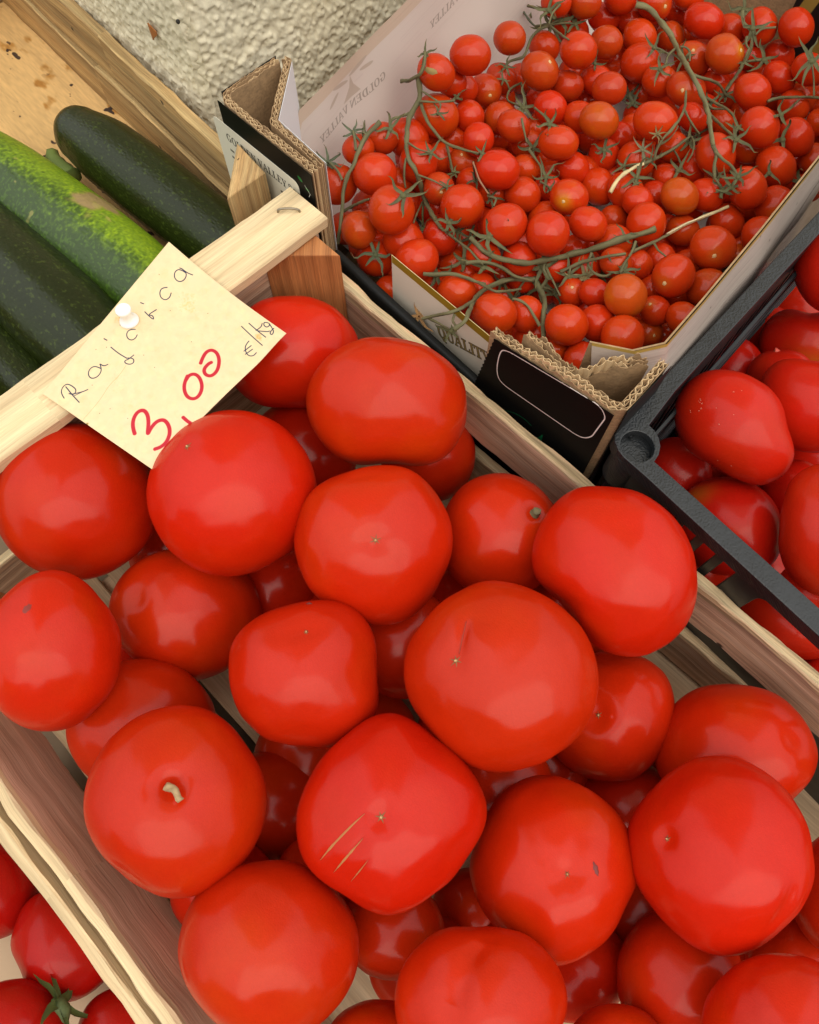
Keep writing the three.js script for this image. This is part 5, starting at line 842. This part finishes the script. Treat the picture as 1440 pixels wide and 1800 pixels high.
// ---------------------------------------------------------------- price card and push pin
{
  const g = thing('price_card', 'cream handwritten tomato price card pinned to the pale crate rail', 'price card');
  const K = [[75, 692, 0.0395], [297, 425, 0.0405], [505, 592, 0.046], [268, 825, 0.039]].map(([u, v, y]) => onY(u, v, y));      // left, top, right, bottom
  const PX = [[75, 692], [297, 425], [505, 592], [268, 825]];
  const bil = (q, s, t, f) => f(q[0], q[1], q[2], q[3], s, t);
  const card = (s, t) => { const p = K[0].clone().multiplyScalar((1 - s) * (1 - t)).addScaledVector(K[1], s * (1 - t)).addScaledVector(K[2], s * t).addScaledVector(K[3], (1 - s) * t); p.y += -0.0035 * Math.sin(Math.PI * t) * smooth(0.2, 1, s) + 0.002 * Math.sin(Math.PI * s) * t + 0.003 * smooth(0.75, 1, s) * t; return p; };
  const inv = (u, v) => { // photo pixel -> card coordinates, by relaxation on the pixel quad
    let s = 0.5, t = 0.5; for (let k = 0; k < 30; k++) { const B = (i) => PX[0][i] * (1 - s) * (1 - t) + PX[1][i] * s * (1 - t) + PX[2][i] * s * t + PX[3][i] * (1 - s) * t, du = u - B(0), dv = v - B(1);
      const as = [0, 1].map((i) => (PX[1][i] - PX[0][i]) * (1 - t) + (PX[2][i] - PX[3][i]) * t), bt = [0, 1].map((i) => (PX[3][i] - PX[0][i]) * (1 - s) + (PX[2][i] - PX[1][i]) * s), det = as[0] * bt[1] - as[1] * bt[0]; s += (du * bt[1] - dv * bt[0]) / det; t += (as[0] * dv - as[1] * du) / det; } return [s, t]; };
  const CW = 1280, CH_ = 1024;
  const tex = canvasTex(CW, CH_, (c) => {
    c.fillStyle = '#e6cda4'; c.fillRect(0, 0, CW, CH_);
    for (let i = 0; i < 2600; i++) { c.fillStyle = rnd() > 0.5 ? `rgba(255,244,205,${rnd() * 0.05})` : `rgba(200,160,90,${rnd() * 0.05})`; const r = 4 + rnd() * 40; c.beginPath(); c.ellipse(rnd() * CW, rnd() * CH_, r, r * 0.6, rnd() * 3, 0, 7); c.fill(); }
    const Z = (x, y) => { const [s, t] = inv(x / 2.769 + 40, y / 2.769 + 400); return [s * CW, t * CH_]; };
    const blot = (x, y, r, col, n) => { for (let i = 0; i < n; i++) { const [a, b] = Z(x + (rnd() + rnd() - 1) * r, y + (rnd() + rnd() - 1) * r * 1.3); c.fillStyle = col; c.beginPath(); c.ellipse(a, b, 2 + rnd() * 9, 2 + rnd() * 7, rnd() * 3, 0, 7); c.fill(); } };
    blot(800, 370, 45, 'rgba(205,160,70,0.09)', 120); blot(1150, 545, 18, 'rgba(215,140,50,0.16)', 40); blot(460, 760, 60, 'rgba(180,130,70,0.035)', 120); blot(590, 500, 50, 'rgba(190,140,70,0.03)', 80); blot(320, 965, 8, 'rgba(120,90,20,0.35)', 10); blot(455, 460, 20, 'rgba(205,160,50,0.06)', 40);  // stains, plus the push pin's faint shadow painted below right of it
    for (const [x, y] of [[658, 236], [712, 413], [818, 568], [585, 640], [428, 894], [378, 913], [514, 941], [348, 610], [400, 600], [337, 780], [640, 700], [900, 420]]) { const [a, b] = Z(x, y); c.fillStyle = 'rgba(50,40,30,0.9)'; c.beginPath(); c.arc(a, b, 2.6, 0, 7); c.fill(); }
    const line = (pts, w, col, close) => { c.strokeStyle = col; c.lineCap = c.lineJoin = 'round'; const q = pts.map((p) => Z(...p)); for (let pass = 0; pass < 2; pass++) { c.lineWidth = w * (pass ? 0.72 : 1); c.globalAlpha = pass ? 1 : 0.75; c.beginPath(); c.moveTo(...q[0]); for (let i = 1; i < q.length - 1; i++) c.quadraticCurveTo(q[i][0], q[i][1], (q[i][0] + q[i + 1][0]) / 2, (q[i][1] + q[i + 1][1]) / 2); c.lineTo(...q[q.length - 1]); c.stroke(); } c.globalAlpha = 1; };
    c.strokeStyle = 'rgba(150,110,60,0.5)'; line([[500, 690], [470, 740], [420, 782], [380, 850], [300, 938]], 2.2, 'rgba(165,125,70,0.55)');
    const INK = '#232a44', RD = '#b9122a', k = 7;
    line([[208, 782], [238, 818], [277, 858]], k, INK); line([[216, 790], [248, 828], [272, 852]], k * 0.7, INK); line([[203, 835], [186, 812], [190, 785], [212, 767], [240, 780], [262, 800], [250, 822], [226, 815]], k, INK); line([[240, 818], [285, 812], [316, 800]], k, INK); line([[252, 826], [310, 802]], k * 0.7, INK);
    line([[377, 703], [350, 688], [322, 700], [313, 728], [330, 750], [360, 744], [380, 718], [376, 690], [368, 678], [390, 692], [410, 684]], k, INK);
    line([[422, 600], [455, 628], [502, 655]], k, INK); line([[502, 655], [530, 652], [541, 672], [525, 686], [498, 682], [490, 668], [512, 660], [536, 640]], k, INK); line([[386, 558], [401, 566]], k, INK);
    line([[540, 512], [513, 512], [496, 532], [502, 558], [524, 568], [543, 556], [550, 540]], k, INK); line([[464, 491], [486, 501], [489, 478]], k, INK);
    line([[586, 424], [606, 444], [632, 464], [626, 440], [600, 440], [643, 411]], k, INK); line([[564, 379], [579, 384]], k, INK);
    line([[697, 297], [672, 300], [659, 322], [664, 350], [688, 362], [710, 347], [717, 324]], k, INK);
    line([[790, 218], [765, 202], [740, 214], [733, 242], [748, 264], [774, 265], [793, 246], [798, 222], [776, 201], [764, 198]], k, INK); line([[776, 202], [800, 220], [828, 229]], k, INK);
    line([[548, 1012], [538, 985], [540, 945], [560, 912], [590, 903], [610, 925], [615, 965], [608, 1023], [625, 988], [655, 956], [690, 950], [712, 978], [717, 1015], [700, 1055], [672, 1077], [645, 1085]], 27, RD);
    line([[780, 941], [796, 956], [813, 967]], 25, RD);
    line([[800, 742], [786, 772], [784, 812], [800, 846], [832, 856], [860, 836], [873, 795], [862, 752], [838, 730], [808, 736], [790, 768]], 25, RD);
    line([[864, 676], [872, 650], [892, 616], [920, 606], [946, 624], [956, 664], [946, 714], [916, 743], [886, 735], [878, 708], [900, 680], [915, 672]], 25, RD);
    line([[1102, 563], [1083, 582], [1082, 612], [1096, 636], [1120, 638], [1136, 622]], k, INK); line([[1076, 612], [1112, 586]], k, INK); line([[1082, 628], [1118, 604]], k, INK); line([[1068, 488], [1110, 532], [1167, 587]], k, INK); line([[1106, 474], [1140, 508], [1186, 548]], k, INK); line([[1140, 512], [1166, 498], [1172, 478]], k, INK); line([[1148, 514], [1196, 522], [1206, 518]], k, INK); line([[1202, 476], [1184, 468], [1178, 486], [1194, 500], [1210, 488], [1204, 474], [1222, 506], [1228, 524], [1216, 540], [1206, 526], [1228, 504]], k, INK);
  });
  const n = 30, m = 26, pos = [], uv = [], idx = [];
  const c0 = card(0.5, 0.05);
  for (const side of [0, 1]) for (let j = 0; j <= m; j++) for (let i = 0; i <= n; i++) { const p = card(i / n, j / m).sub(c0); if (side) p.y -= 0.00035; pos.push(p.x, p.y, p.z); uv.push(i / n, 1 - j / m); }
  const q = (n + 1) * (m + 1); for (let j = 0; j < m; j++) for (let i = 0; i < n; i++) { const a = j * (n + 1) + i; idx.push(a, a + n + 1, a + 1, a + 1, a + n + 1, a + n + 2); idx.push(q + a, q + a + 1, q + a + n + 1, q + a + 1, q + a + n + 2, q + a + n + 1); }
  const rim = []; for (let i = 0; i <= n; i++) rim.push(i); for (let j = 1; j <= m; j++) rim.push(j * (n + 1) + n); for (let i = n - 1; i >= 0; i--) rim.push(m * (n + 1) + i); for (let j = m - 1; j > 0; j--) rim.push(j * (n + 1));
  for (let i = 0; i < rim.length; i++) { const a = rim[i], b = rim[(i + 1) % rim.length]; idx.push(a, b, q + a, b, q + b, q + a); }
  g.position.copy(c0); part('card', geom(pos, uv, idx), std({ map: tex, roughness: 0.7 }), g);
  const pin = thing('push_pin', 'white plastic push pin holding the price card', 'push pin');
  const pb = onY(229, 566, 0.0395); pin.position.copy(pb); pin.position.y = card(0.72, 0.08).y + 0.0002;
  const prof = [[0, 0], [0.0048, 0], [0.0052, 0.0006], [0.0047, 0.0016], [0.0031, 0.0026], [0.0027, 0.0042], [0.0028, 0.0068], [0.0036, 0.0079], [0.0041, 0.0086], [0.0041, 0.0098], [0.0036, 0.0104], [0, 0.0105]].map(([x, y]) => new THREE.Vector2(x, y));
  part('head', new THREE.LatheGeometry(prof, 36), M.white, pin);
  const nd = new THREE.CylinderGeometry(0.0006, 0.0006, 0.007, 8); nd.translate(0, -0.0034, 0); part('needle', nd, M.metal, pin);
}
renderer.render(scene, camera);
